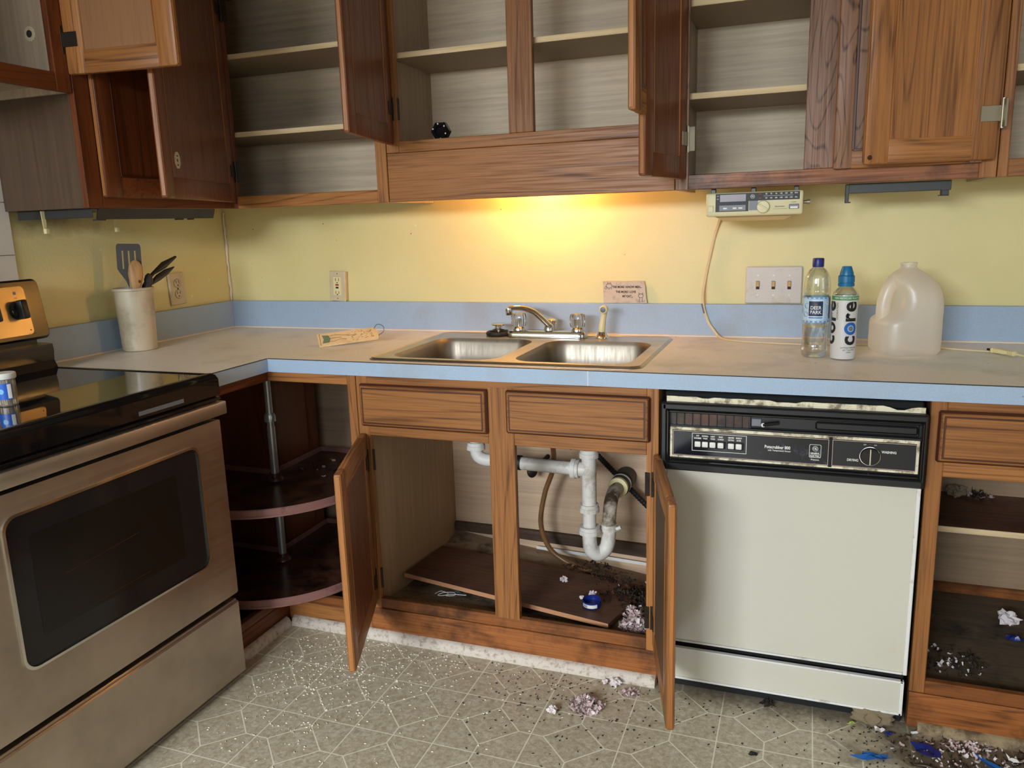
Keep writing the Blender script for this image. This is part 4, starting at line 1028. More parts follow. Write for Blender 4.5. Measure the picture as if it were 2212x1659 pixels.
# matchstick-like picks in a jar on the cooktop
jx, jy, jz = .478, -1.345, .8780
c = thing('toothpick_jar', 'small clear jar of picks with white lid and blue label on the cooktop', 'jar', (jx, jy, jz))
MB(jarM).lathe([(.018, 0), (.0205, .002), (.0205, .060), (.0185, .062)], (jx, jy, jz), n=28).build('glass', c)
m = MB(whiteP); m.lathe([(.0225, .061), (.0235, .063), (.0235, .072), (.022, .074), (.002, .0745)], (jx, jy, jz), n=32); m.build('lid', c)
m = MB(woodSp); R = random.Random(4)
for k in range(46):
    a = R.uniform(0, 6.28); q = .017 * R.random() ** .5; b = a + R.uniform(-.6, .6)
    m.tube([(jx + q * math.cos(a), jy + q * math.sin(a), jz + .003), (jx + q * math.cos(b), jy + q * math.sin(b), jz + .058)], .0009, 5, mat=R.choice([woodSp, shelfE, brownBoard]))
m.build('picks', c, kind='stuff')
def on_cyl(cx, cy, r, a0):                  # wraps flat lettering round an upright cylinder
    return lambda u, v: (cx + r * math.sin(a0 + u / r), cy - r * math.cos(a0 + u / r), v)
m = MB(plain('bright_blue_label', S(36, 92, 190), 0.4)); f = on_cyl(jx, jy, .0209, .62)
m.loft([[f(-.021 + .039 * k / 16, jz + h_) for k in range(17)] for h_ in (.016, .052)], close=False)
f2 = on_cyl(jx, jy, .0212, .62); m.loft([[f2(.009 + .008 * k / 4, jz + h_) for k in range(5)] for h_ in (.018, .050)], close=False, mat=whiteP)
m.add([f2(-.004 + .0055 * math.cos(t), jz + .034 + .006 * math.sin(t)) for t in [2 * PI * k / 18 for k in range(18)]], [list(range(18))], plain('label_light_blue', S(120, 180, 222), 0.4))
m.build('label', c)

# ---------------------------------------------------------------- utensil crock
ux, uy = .092, -.577
c = thing('utensil_crock', 'tall translucent tan plastic container holding cooking utensils on the worktop', 'utensil holder', (ux, uy, Z))
m = MB(crockM); m.lathe([(.048, 0), (.053, .003), (.0565, .10), (.059, .195), (.0635, .197), (.0635, .203), (.0605, .205), (.0575, .204), (.055, .10), (.050, .006), (.002, .005)], (ux, uy, Z), n=48); m.build('body', c)
def utensil(name, label, base, tip, build):
    c = MB(utenM); build(c); return tag(c.build(name, loc=base), label, name.split('_')[-1], 'cooking utensils in the container')
B0 = Vector((ux, uy, Z + .010))
def frame(base, tip, facing):
    zv = (Vector(tip) - Vector(base)).normalized(); xv = facing - zv * facing.dot(zv); xv = xv.normalized(); yv = zv.cross(xv)
    return Vector(base), zv, xv, yv, (Vector(tip) - Vector(base)).length
CAMD = Vector((.71, -.70, 0))
# slotted turner: shaft plus a bent slotted blade
b, zv, xv, yv, L = frame((ux + .004, uy - .024, Z + .01), (ux - .002, uy + .004, Z + .338), CAMD)
c = thing('slotted_turner', 'tall grey slotted turner rising highest from the utensil container', 'turner', b, 'cooking utensils in the container')
Q = lambda s_, h_, d=0: b + zv * h_ + yv * s_ + xv * d
MB(utenM).tube([Q(0, 0), Q(0, L - .10)], .0055, 8).build('handle', c)
m = MB(darkSteel); hd = L - .098
def blade(cols, lo, hi):
    for s0, s1 in cols: m.loft([[Q(s0, h_, d0), Q(s1, h_, d0), Q(s1, h_, d0 + .002), Q(s0, h_, d0 + .002)] for h_, d0 in ((lo, .004), ((lo + hi) / 2, .007), (hi, .007))], cap0=True, cap1=True)
W = .036
m.loft([[Q(-k * W, h_, d), Q(k * W, h_, d), Q(k * W, h_, d + .002), Q(-k * W, h_, d + .002)] for k, h_, d in ((.16, hd - .035, 0), (.35, hd - .015, .002), (.82, hd + .012, .003), (1, hd + .024, .004))], cap0=True)
blade([(-W, -W * .56), (-W * .44, -W * .06), (W * .06, W * .44), (W * .56, W)], hd + .024, hd + .082)
m.loft([[Q(-k * W, h_, .007), Q(k * W, h_, .007), Q(k * W, h_, .009), Q(-k * W, h_, .009)] for k, h_ in ((1, hd + .082), (1, hd + .094), (.93, hd + .102), (.8, hd + .104))], cap0=True, cap1=True)
m.build('blade', c)
# wooden spoon
b, zv, xv, yv, L = frame((ux + .010, uy - .020, Z + .01), (ux + .018, uy + .006, Z + .292), CAMD)
m = MB(woodSp); pr = [(0, .006, .006), (L - .115, .0065, .0065), (L - .098, .010, .008), (L - .075, .018, .009), (L - .045, .0225, .008), (L - .018, .0200, .006), (L - .004, .011, .005), (L, .004, .003)]
m.loft([[b + zv * h_ + yv * (w_ * math.cos(t)) + xv * (d_ * math.sin(t) + .012) for t in [2 * PI * k / 20 for k in range(20)]] for h_, w_, d_ in pr], cap0=True, cap1=True)
m.lathe([(.003, 0), (.005, .001), (.003, .003)], b + zv * (L - .068) + yv * .010 + xv * .021, 'x', 10, mat=brownBoard)
tag(m.build('wooden_spoon', loc=b, smooth=60), 'pale wooden spoon in front of the slotted turner', 'spoon', 'cooking utensils in the container')
# two long black utensils leaning right over the rim, one short one
for nm, lab, path, wid in (('black_ladle', 'black utensil leaning furthest right from the container', [(-.03, -.03, .014), (-.012, .020, .12), (.000, .046, .207), (.004, .066, .228), (.004, .090, .244), (.004, .140, .268), (.004, .199, .293)], [.004, .0045, .005, .006, .006, .012, .004]),
                           ('black_spatula', 'pointed black utensil leaning right just below the longest one', [(-.02, -.035, .014), (.006, .010, .12), (.020, .046, .207), (.022, .064, .216), (.022, .092, .230), (.022, .130, .246), (.022, .167, .260)], [.004, .0045, .005, .007, .011, .010, .002]),
                           ('black_spoon', 'short rounded black spoon head at the right rim of the container', [(-.012, -.03, .014), (.010, .010, .12), (.026, .032, .195), (.028, .038, .212), (.028, .042, .226), (.028, .044, .240), (.028, .045, .247)], [.004, .0045, .006, .012, .014, .010, .003])):
    pts = [Vector((ux + x, uy + y, Z + z)) for x, y, z in path]; m = MB(utenM); loops = []
    for i, (p, wv) in enumerate(zip(pts, wid)):
        d = (pts[min(i + 1, 6)] - pts[max(i - 1, 0)]).normalized(); xv = (CAMD - d * CAMD.dot(d)).normalized(); yv = d.cross(xv)
        loops.append([p + yv * (wv * math.cos(t)) + xv * (min(wv, .0045) * math.sin(t)) for t in [2 * PI * k / 14 for k in range(14)]])
    m.loft(loops, cap0=True, cap1=True)
    tag(m.build(nm, loc=pts[0], smooth=60), lab, 'spoon' if 'spoon' in nm else 'utensil', 'cooking utensils in the container')

# ---------------------------------------------------------------- wall plates
def rounded_plate(m, P, w_, h_, t, mat):
    l = rrect(-w_ / 2, w_ / 2, -h_ / 2, h_ / 2, .004, 3); l2 = rrect(-w_ / 2 + .003, w_ / 2 - .003, -h_ / 2 + .003, h_ / 2 - .003, .003, 3)
    m.loft([[P(a, b, 0) for a, b in l], [P(a, b, t * .5) for a, b in l], [P(a, b, t) for a, b in l2]], mat=mat, cap1=True, cap0=True)
def pbox(m, P, a0, a1, b0, b1, d0, d1, mat):
    vs = [P(a, b, d) for d in (d0, d1) for a, b in ((a0, b0), (a1, b0), (a1, b1), (a0, b1))]
    m.add(vs, [(3, 2, 1, 0), (4, 5, 6, 7), (0, 1, 5, 4), (1, 2, 6, 5), (2, 3, 7, 6), (3, 0, 4, 7)], mat)
def disc(m, P, a, b, r, d0, d1, mat, n=16, sq=1.0):
    m.loft([[P(a + r * math.cos(2 * PI * k / n), b + r * sq * math.sin(2 * PI * k / n), d) for k in range(n)] for d in (d0, d1)], cap0=True, cap1=True, mat=mat)
tl = math.radians(-3)
P = lambda a, b, d: (.507 + a * math.cos(tl) - b * math.sin(tl), -.003 - d, 1.030 + a * math.sin(tl) + b * math.cos(tl))
c = thing('wall_outlet', 'pale boxy outlet with red and black test buttons on the back wall', 'outlet', (.507, -.003, 1.03))
m = MB(ivoryM); pbox(m, P, -.033, .033, -.053, .053, 0, .014, ivoryM); rounded_plate(m, lambda a, b, d: P(a, b, d + .013), .068, .112, .005, ivoryM); m.build('plate', c)
m = MB(creamP); pbox(m, P, -.0165, .0165, -.033, .033, .017, .0195, creamP); m.build('receptacle', c)
m = MB(slotM)
for s_ in (1, -1):
    for a in (-.0065, .0065): pbox(m, P, a - .001, a + .001, s_ * .024 - .005, s_ * .024 + .005, .0194, .0198, slotM)
disc(m, P, 0, .0125, .0025, .0194, .0198, slotM, 10); disc(m, P, 0, -.031, .0025, .0194, .0198, slotM, 10); m.build('slots', c)
m = MB(redM); pbox(m, P, -.0065, .0065, .002, .0075, .0194, .0212, redM); m.build('reset_button', c, 'red button')
m = MB(blackPl); pbox(m, P, -.0055, .0055, -.0085, -.0025, .0194, .0212, blackPl); m.build('test_button', c, 'black button')
m = MB(slotM); disc(m, P, 0, .046, .002, .0175, .0182, slotM, 10); disc(m, P, 0, -.046, .002, .0175, .0182, slotM, 10); m.build('screw', c)
tl2 = math.radians(2)
P = lambda a, b, d: (.003 + d, -.292 + a * math.cos(tl2) - b * math.sin(tl2), 1.044 + a * math.sin(tl2) + b * math.cos(tl2))
c = thing('wall_outlet', 'grimy tan double outlet on the left wall behind the utensil container', 'outlet', (.003, -.292, 1.044))
m = MB(ivoryM); rounded_plate(m, P, .074, .116, .007, ivoryM); m.build('plate', c)
for s_ in (1, -1):
    m = MB(creamP); disc(m, P, 0, s_ * .0195, .0172, .006, .0085, ivoryM, 24, .85); r_ = m.build('receptacle', c)
    m = MB(slotM)
    for a in (-.0065, .0065): pbox(m, P, a - .0011, a + .0011, s_ * .0195 + .001, s_ * .0195 + .010, .0084, .0089, slotM)
    disc(m, P, 0, s_ * .0195 - .007, .0025, .0084, .0089, slotM, 10)
    ol = [P(.0180 * math.cos(t), s_ * .0195 + .0153 * math.sin(t), .0072) for t in [2 * PI * k / 24 for k in range(25)]]; m.tube(ol, .0006, 5, cap=False); m.build('slots', r_)
m = MB(slotM); disc(m, P, 0, 0, .003, .007, .0078, slotM, 12); m.build('screw', c)
P = lambda a, b, d: (2.052 + a, -.003 - d, 1.0315 + b)
c = thing('light_switch_plate', 'greyed white wall plate with three toggle switches behind the bottles', 'light switch', (2.052, -.003, 1.0315))
m = MB(plateW); rounded_plate(m, P, .166, .114, .007, plateW); m.build('plate', c)
for a in (-.046, 0, .046):
    m = MB(amberM); pbox(m, P, a - .0052, a + .0052, -.0125, .0125, .0065, .0078, slotM); pbox(m, P, a - .0042, a + .0042, -.004, .0115, .0078, .013, amberM); m.build('toggle', c)
    m = MB(silverM); disc(m, P, a, .030, .003, .0068, .008, whiteP, 12); disc(m, P, a, -.030, .003, .0068, .008, whiteP, 12); m.build('screw', c)
# cat plaque
c = thing('cat_plaque', 'small weathered plaque with a saying about a cat on top of the backsplash', 'plaque', (1.588, -.011, .9735))
P = lambda a, b, d: (1.588 + a, -.006 - d, 1.0095 + b)
ol = [(-.070, .035), (-.040, .0362), (0, .035), (.04, .0365), (.066, .0355), (.069, .02), (.0705, 0), (.073, -.02), (.0755, -.0355), (.03, -.036), (-.03, -.0355), (-.068, -.036), (-.0695, -.01)]
m = MB(stoneM); m.prism(ol, lambda a, b: P(a, b, 0), lambda a, b: P(a, b, .007)); m.build('slab', c, smooth=20)
m = MB(inkM); tx = lambda a, b: (lambda u, v: P(a + u, b + v, .0073))
m.text('THE MORE I KNOW MEN...', .0098, tx(.010, .0165), bold=.0004, sx=.80, spacing=1.05); m.text('THE MORE I LOVE', .0098, tx(.006, .0005), bold=.0004, sx=.80, spacing=1.05); m.text('MY CAT...', .0098, tx(.012, -.0140), bold=.0004, sx=.80, spacing=1.05); m.build('lettering', c, smooth=0)
m = MB(inkM)
def line(pts, r=.0006): m.tube([P(a, b, .0072) for a, b in pts], r, 5)
circ = lambda x, y, rx, ry, n=14: [(x + rx * math.cos(2 * PI * k / n), y + ry * math.sin(2 * PI * k / n)) for k in range(n + 1)]
line(circ(-.050, .020, .010, .007)); line([(-.056, .026), (-.054, .032), (-.050, .028), (-.046, .033), (-.043, .026)]); line(circ(-.060, .014, .004, .004)); line([(-.050, .013), (-.051, .008), (-.048, .008)]); line([(-.043, .016), (-.042, .009)])
line(circ(.055, -.012, .008, .006)); line([(.049, -.008), (.048, -.002), (.053, -.006), (.058, -.006), (.062, -.001), (.062, -.009)]); line([(.051, -.018), (.050, -.031), (.060, -.031), (.060, -.018)]); line([(.060, -.030), (.066, -.030), (.068, -.026)])
m.build('cat_drawings', c)

# ---------------------------------------------------------------- hanging tag lying on the counter
c = thing('printed_tag', 'tan printed wooden tag with a wire loop lying left of the sink', 'tag', (.765, -.345, Z))
A = Vector((.676, -.420, Z + .012)); ex = (Vector((.845, -.290, Z + .026)) - A).normalized(); ey = Vector((-.50, .66, .50)); ey = (ey - ex * ey.dot(ex)).normalized(); ez = ex.cross(ey)
LW, LH = .190, .058
Q = lambda a, b, d=0: A + ex * a + ey * b + ez * d
m = MB(tagM); pl = [(0, -.03), (LW * .5, -.029), (LW, -.028), (LW + .006, -.012), (LW + .002, .012), (LW - .004, .029), (LW * .5, .030), (.0, .030)]
m.prism(pl, lambda a, b: Q(a, b, -.006), lambda a, b: Q(a, b, .0)); lowz = min(v.z for v in m.v); m.v = [v - Vector((0, 0, lowz - Z - .0003)) for v in m.v]; dzz = lowz - Z - .0003; m.build('plank', c)
Q2 = lambda a, b, d=.0004: Q(a, b, d) - Vector((0, 0, dzz))
m = MB(greenInk); m.prism([(.012, -.020), (.034, -.018), (.040, 0), (.034, .018), (.014, .021), (.018, 0)], lambda a, b: Q2(a, b, .0), lambda a, b: Q2(a, b, .0004))
for pts in ([(.03, -.014), (.05, -.016), (.07, -.008), (.09, -.012)], [(.03, .012), (.055, .016), (.08, .010), (.10, .006)], [(.035, 0), (.06, .002), (.075, 0)], [(.095, .004), (.125, .004)], [(.006, -.027), (.006, .027), (.010, .027)]):
    m.tube([Q2(a, b) for a, b in catmull([(x, y, 0) for x, y in pts], 4) and pts], .0006, 5, mat=brownInk)
R = random.Random(2)
for k in range(34):
    a = .105 + R.random() * .07; b = -.022 + R.random() * .044; m.tube([Q2(a, b), Q2(a + .003 + R.random() * .003, b + R.uniform(-.003, .003))], .0005, 4, mat=inkM)
m.build('print', c)
m = MB(bronzeM); m.tube(catmull([Q2(LW - .006, .020, .002), Q2(LW + .008, .030, .010), Q2(LW + .024, .012, .012), Q2(LW + .020, -.010, .008), Q2(LW + .002, -.018, .002)], 6), .0009, 6); m.build('wire_loop', c)

# ---------------------------------------------------------------- bottles and jug
bx_, by_ = 2.174, -.335
def lath(prof, cx, cy, mat, wall=None, n=48, swirl=None):
    m = MB(mat); m.lathe(prof, (cx, cy, Z), n=n)
    return m
c = thing('water_bottle', 'half-full clear water bottle with dark blue cap and light blue label', 'bottle', (bx_, by_, Z))
op = [(.018, .001), (.026, .0), (.0315, .004), (.0345, .018), (.0345, .03)]
for k in range(18):
    z = .032 + k * .0034; op.append((.0342 - .0009 * (k % 2) - .0012 * math.sin(k / 17 * PI), z))
op += [(.0338, .094), (.0338, .162), (.0345, .172)]
for k in range(12): op.append((.0346 - .0008 * (k % 2) - .004 * (k / 12) ** 2, .176 + k * .0034))
op += [(.0285, .219), (.0215, .230), (.0150, .236), (.0125, .239), (.0125, .252)]
m = MB(clearPET); m.lathe(op, (bx_, by_, Z), n=56, cap=False); m.lathe([(max(r - .0007, .001), h_ + .0006) for r, h_ in op][::-1], (bx_, by_, Z), n=56, cap=False)
m.lathe([(.0001, .006), (.010, .0045), (.018, .001)], (bx_, by_, Z), n=56, cap=False); m.lathe([(.0001, .0068), (.010, .0053), (.0173, .0016)], (bx_, by_, Z), n=56, cap=False); m.build('body', c, smooth=60)
wp = [(.0001, .0074), (.010, .0060), (.0172, .0026)] + [(r - .0012, h_ + .001) for r, h_ in op[1:] if h_ < .082] + [(.0318, .082), (.0001, .082)]
m = MB(waterM); m.lathe(wp, (bx_, by_, Z), n=48, cap=False); m.build('water', c, smooth=60)
MB(navyP).lathe([(.0140, .238), (.0143, .240), (.0143, .258), (.0130, .2605), (.001, .261)], (bx_, by_, Z), n=40, flute=20, depth=.012).build('cap', c)
lblB = plain('pale_blue_label', S(176, 206, 228), 0.35); lblM = plain('mid_blue_label', S(92, 142, 196), 0.35); lblW = plain('white_label', S(232, 236, 238), 0.35); lblN = plain('navy_label', S(28, 46, 84), 0.35)
f = on_cyl(bx_, by_, .0343, 0)
m = MB(lblB); m.loft([[f(-.1077 + .2154 * k / 60, Z + h_) for k in range(61)] for h_ in (.095, .161)], close=False)
f = on_cyl(bx_, by_, .0345, 0)
def patch(m, f, a0, a1, z0, z1, mat, n=10): m.loft([[f(a0 + (a1 - a0) * k / n, Z + h_) for k in range(n + 1)] for h_ in (z0, z1)], close=False, mat=mat)
R = random.Random(9)
for k in range(16):
    a, z, r = R.uniform(-.05, .055), R.uniform(.106, .150), R.uniform(.004, .009)
    m.add([f(a + r * math.cos(t), Z + z + r * math.sin(t) * .9) for t in [2 * PI * q / 16 for q in range(16)]], [list(range(16))], R.choice([lblM, lblW, lblM]))
f = on_cyl(bx_, by_, .0347, 0); patch(m, f, -.06, .06, .0955, .099, lblM); patch(m, f, -.06, .06, .1575, .1605, lblM)
patch(m, f, -.0215, .0185, .104, .153, lblW); f = on_cyl(bx_, by_, .0349, 0); patch(m, f, -.0198, .0168, .112, .151, lblN); patch(m, f, -.0198, .0168, .1055, .110, lblM)
f = on_cyl(bx_, by_, .0347, 0); patch(m, f, .036, .044, .105, .158, lblN)
f = on_cyl(bx_, by_, .0351, 0); q = lambda a, z: (lambda u, v: f(a + u, Z + z + v))
m.text('DEER', .0125, q(-.0015, .1335), whiteP, bold=.0002, cuts=3, sx=.95); m.text('PARK', .0125, q(-.0015, .1218), whiteP, bold=.0002, cuts=3, sx=.95)
m.add([f(-.0015 + a, Z + .1425 + b) for a, b in ((-.004, -.002), (.004, -.002), (.003, .003), (0, .0015), (-.003, .003))], [list(range(5))], brownInk)
m.build('label', c, smooth=60)

kx, ky = 2.243, -.362
c = thing('sport_bottle', 'clear sport-cap bottle with teal lid and tall black sideways lettering', 'bottle', (kx, ky, Z))
op = [(.020, .001), (.026, 0), (.0295, .004), (.0312, .02), (.0310, .06), (.0298, .085), (.0300, .11), (.0312, .135), (.0318, .155), (.0318, .168), (.0300, .174), (.0240, .182), (.0190, .187), (.0175, .190), (.0175, .2)]
m = MB(clearPET); m.lathe(op, (kx, ky, Z), n=48, cap=False); m.lathe([(r - .0007, h_ + .0005) for r, h_ in op][::-1], (kx, ky, Z), n=48, cap=False); m.lathe([(.0001, .004), (.020, .001)], (kx, ky, Z), n=48, cap=False); m.build('body', c, smooth=60)
sl = [(r + .0003, h_) for r, h_ in op if .003 < h_ < .17]
m = MB(sleeveM); m.lathe(sl, (kx, ky, Z), n=56, cap=False)
m.lathe([(.0322, .156), (.0322, .1665)], (kx, ky, Z), n=56, cap=False, mat=plain('green_band', S(64, 140, 84), 0.4))
def prof_r(h_):
    for (r0, a), (r1, b) in zip(sl, sl[1:]):
        if a <= h_ <= b: return r0 + (r1 - r0) * (h_ - a) / (b - a)
    return .0312
def on_bottle(a0, off=.0006):
    def g(u, v):
        r = prof_r(v) + off; return (kx + r * math.sin(a0 + u / r), ky - r * math.cos(a0 + u / r), Z + v)
    return g
bk = plain('black_print', (0.008, 0.008, 0.009, 1), 0.4)
g = on_bottle(.50)
# the word runs up the bottle: letters turned a quarter turn
vt = lambda h0, a=0: (lambda u, v: g(a - v, h0 + u))
for ch, h0 in (('c', .0525), ('r', .1130), ('e', .1400)):
    m.text(ch, .056, vt(h0, .0005), bk, bold=.0016, cuts=4, sx=1.0, centre=True)
def oring(r0, r1, mat, off):
    gg = on_bottle(.50, off); N_ = 36
    m.loft([[gg(.0005 + r * 1.08 * math.cos(2 * PI * k / N_), .0835 + r * 1.05 * math.sin(2 * PI * k / N_)) for k in range(N_)] for r in (r0, (r0 + r1) / 2, r1)], mat=mat)
oring(.0005, .0062, greyP, .0008); oring(.0062, .0080, plain('pale_blue_ring', S(150, 206, 232), .4), .0008); oring(.0080, .0155, plain('deep_blue_ring', S(32, 92, 172), .4), .0008)
gh = on_bottle(-.62); m.text('HYDRATION', .0075, lambda u, v: gh(-v, .128 + u), inkM, cuts=2)
gb = on_bottle(-1.22); 
for ch, h0 in (('c', .0525), ('o', .0835), ('r', .1130), ('e', .1400)): m.text(ch, .056, lambda u, v, h0=h0: gb(-v, h0 + u), bk, bold=.0016, cuts=4, centre=True)
gs = on_bottle(.42)
for tx_, z_, sz in (('perfectly balanced', .0345, .0056), ('pH 7 purified', .0285, .0056), ('water', .0225, .0056)): m.text(tx_, sz, lambda u, v, z_=z_: gs(u, z_ + v), inkM, cuts=1)
gn = on_bottle(0, .0013); m.text('100% RECYCLED PLASTIC', .0062, lambda u, v: gn(u + .004, .1613 + v), whiteP, cuts=1, bold=.0001)
m.build('sleeve', c, smooth=60)
teal = plain('teal_cap', S(18, 104, 150), 0.35)
m = MB(teal); m.lathe([(.0195, .190), (.0200, .192), (.0200, .197), (.0188, .198), (.0188, .200), (.0200, .201), (.0198, .216), (.0165, .219)], (kx, ky, Z), n=40, cap=False)
m.lathe([(.0170, .218), (.0165, .224), (.0120, .238), (.0110, .2405), (.001, .241)], (kx, ky, Z), n=32); m.build('cap', c)

gx, gy = 2.398, -.245
c = thing('milk_jug', 'empty frosted gallon jug with moulded handle standing right of the bottles', 'jug', (gx, gy, Z))
m = MB(jugM); rz = Matrix.Rotation(math.radians(18), 3, 'Z')
def jl(hx0, hx1, hy, r, z):
    return [Vector((gx, gy, Z)) + rz @ Vector((x, y, z)) for x, y in rrect(hx0, hx1, -hy, hy, r, 7)]
rows = [(-.050, .055, .050, .030, .0), (-.066, .070, .066, .034, .003), (-.0765, .0765, .0745, .040, .014), (-.0775, .0775, .0755, .042, .035), (-.0775, .0775, .0755, .042, .082), (-.0765, .0775, .0745, .042, .090), (-.070, .0775, .0745, .042, .097), (-.058, .0772, .074, .040, .104), (-.046, .0770, .074, .038, .114), (-.034, .0765, .073, .036, .128), (-.028, .0745, .071, .035, .150), (-.030, .071, .067, .035, .168), (-.040, .064, .060, .036, .188), (-.044, .052, .048, .036, .204), (-.034, .036, .034, .030, .217), (-.022, .022, .022, .0219, .226), (-.0185, .0185, .0185, .0184, .231), (-.0185, .0185, .0185, .0184, .236), (-.0205, .0205, .0205, .0204, .237), (-.0205, .0205, .0205, .0204, .241), (-.018, .018, .018, .0179, .242)]
m.loft([jl(*r) for r in rows], cap0=True); m.build('body', c, smooth=60)
m = MB(jugM); hp = [(-.056, 0, .080), (-.0600, 0, .105), (-.0590, 0, .135), (-.054, 0, .160), (-.044, 0, .182), (-.026, 0, .198)]
m.tube(catmull([Vector((gx, gy, Z)) + rz @ Vector(p) for p in hp], 6), .0175, 16); m.build('handle', c, smooth=60)

# ---------------------------------------------------------------- radio under the cabinet
c = thing('kitchen_radio', 'almond under-cabinet clock radio with a black dial panel', 'radio', (2.005, -.21, UB))
R0x, R1x, RYF = 1.880, 2.130, -.310
m = MB(radioM); m.box(R0x, R1x, RYF, -.10, 1.243, 1.306, .006, seg=3); m.build('body', c)
m = MB(tanVent); m.loft([[(a, b, z) for a, b in ((R0x + i, RYF + .02 + i * .3), (R1x - i, RYF + .02 + i * .3), (R1x - i, -.12), (R0x + i, -.12))] for i, z in ((.020, 1.2435), (.048, 1.230))], cap1=True)
m.build('speaker_grille', c)
m = MB(blackPl)
for x in (1.898, 2.003, 2.112): m.box(x - .006, x + .006, RYF + .012, RYF + .03, 1.305, UB + .0005, .001)
m.build('spacer', c)
fy = RYF - .0006
m = MB(radioB); m.box(1.9055, 2.121, fy, RYF + .002, 1.2825, 1.3030, .0004); m.box(1.9055, 1.992, fy, RYF + .002, 1.2555, 1.2830, .0004); m.build('dial_panel', c)
m = MB(dispM); m.box(1.917, 1.985, fy - .0006, RYF, 1.2815, 1.3005, .0003); m.build('display', c)
m = MB(greyP); m.box(1.9155, 1.985, fy - .0012, RYF, 1.2575, 1.2725, .0004)
for x in (1.926, 1.951, 1.966): m.box(x, x + .0105, fy - .003, fy - .001, 1.262, 1.2665, .0006, whiteP)
m.box(1.9935, 2.016, fy - .0004, RYF, 1.2575, 1.2825, .0004); m.build('button_row', c)
m = MB(radioM); m.lathe([(.0165, 0), (.0165, .007), (.0150, .010), (.001, .0105)], (2.030, RYF, 1.2655), '-y', 32)
rk = Matrix.Rotation(math.radians(32), 3, 'Y'); m.tf = Matrix.Translation((2.030, RYF - .0105, 1.2655)) @ rk.to_4x4(); m.box(-.0145, .0145, -.003, .001, -.0022, .0022, .001); m.tf = None; m.build('tuning_knob', c)
m = MB(chromeM); m.box(2.095, 2.120, fy - .0025, RYF, 1.258, 1.2705, .0015, greyP); m.box(2.098, 2.117, fy - .003, fy - .002, 1.259, 1.2645, .0005, whiteP); m.build('power_button', c)
m = MB(radioM); m.box(1.8865, 1.900, fy - .002, RYF, 1.2555, 1.272, .001); m.box(1.8865, 1.900, fy - .003, fy - .001, 1.268, 1.271, .0005); m.build('slide_switch', c)
m = MB(greyHinge); m.lathe([(.0045, 0), (.0045, .008), (.006, .009), (.006, .018)], (R1x - .001, RYF + .03, 1.275), 'x', 16); m.build('side_knob', c)
m = MB(silverM); rx = lambda x, z: (lambda u, v: (x + u, fy - .0004, z + v))
for i, (a, b) in enumerate(zip(('88', '92', '96', '102', '104', '108', 'MHz'), ('530', '600', '800', '1000', '1300', '1600', 'kHz'))):
    x = 2.037 + i * .0125; m.text(a, .0052, rx(x, 1.2990), bold=.0001, sx=.8); m.text(b, .0048, rx(x, 1.2882), bold=.0001, sx=.8)
m.text('FM', .0055, rx(2.021, 1.2990), redM, bold=.0002); m.text('AM', .0055, rx(2.021, 1.2882), redM, bold=.0002)
m.box(2.030, 2.105, fy - .0003, fy, 1.2934, 1.2940, 0)
cc = lambda r: [(2.002 + r * math.cos(2 * PI * k / 24), fy - .0003, 1.2935 + r * math.sin(2 * PI * k / 24)) for k in range(24)]
m.loft([cc(.0055), cc(.0048)]); m.text('G', .0065, rx(2.0004, 1.2938)); m.text('E', .0065, rx(2.0037, 1.2932))
m.text('AM', .004, rx(1.9115, 1.297)); m.text('PM', .004, rx(1.9115, 1.289))
m.text('Spacemaker', .0052, rx(2.072, 1.2655), inkM); m.box(2.054, 2.090, fy - .0003, fy, 1.2590, 1.2594, 0, inkM); m.text('VOLUME', .0032, rx(2.106, 1.2755), inkM)
m.build('lettering', c, smooth=0)
c = thing('radio_cord', 'thin tan power cord hanging from the radio and running along the worktop', 'cord', (1.86, -.02, Z))
cw = catmull([(1.895, -.10, 1.243), (1.888, -.03, 1.238), (1.872, -.008, 1.19), (1.860, -.007, 1.135), (1.845, -.007, 1.055), (1.840, -.024, .985), (1.856, -.026, .925), (1.876, -.030, .893), (1.900, -.055, Z + .004), (1.945, -.110, Z + .0035), (2.03, -.135, Z + .0035), (2.15, -.150, Z + .0035), (2.29, -.130, Z + .0035), (2.42, -.115, Z + .0035), (2.52, -.170, Z + .0035), (2.610, -.200, Z + .0035)], 8)
MB(cordM).tube(cw, .0026, 8).build('wire', c); MB(cordM).tube([p + Vector((.004, -.002, 0)) for p in cw], .0024, 8).build('wire', c)
MB(greyP).tube([(1.8405, -.0245, .975), (1.8485, -.026, .945)], .004, 8).build('tape', c)
c = thing('cord_plug', 'cream two-prong plug lying at the right end of the worktop', 'plug', (2.640, -.245, Z))
m = MB(creamP); a = Vector((2.618, -.205, Z + .0085)); d = (Vector((2.668, -.285, Z + .0085)) - a).normalized()
def pl(s_, w_, h_): 
    n = Vector((-d.y, d.x, 0)); return [a + d * s_ + n * x + Vector((0, 0, y)) for x, y in rrect(-w_, w_, -h_, h_, min(w_, h_) * .6, 3)]
m.loft([pl(*q) for q in ((0, .012, .0065), (.004, .0125, .0070), (.0045, .0095, .0062), (.040, .0085, .0060), (.048, .0060, .0050))], cap0=True, cap1=True)
for k in range(4): m.loft([pl(.048 + k * .0055, .0072, .0058), pl(.051 + k * .0055, .0072, .0058)], cap0=True, cap1=True)
m.build('body', c)
m = MB(bronzeM); n_ = Vector((-d.y, d.x, 0))
for s_ in (-.005, .005): m.loft([[a + n_ * (s_ + x) + d * q_ + Vector((0, 0, y)) for x, y in ((-.0012, -.003), (.0012, -.003), (.0012, .003), (-.0012, .003))] for q_ in (0, -.017)], cap0=True, cap1=True)
m.build('prong', c)
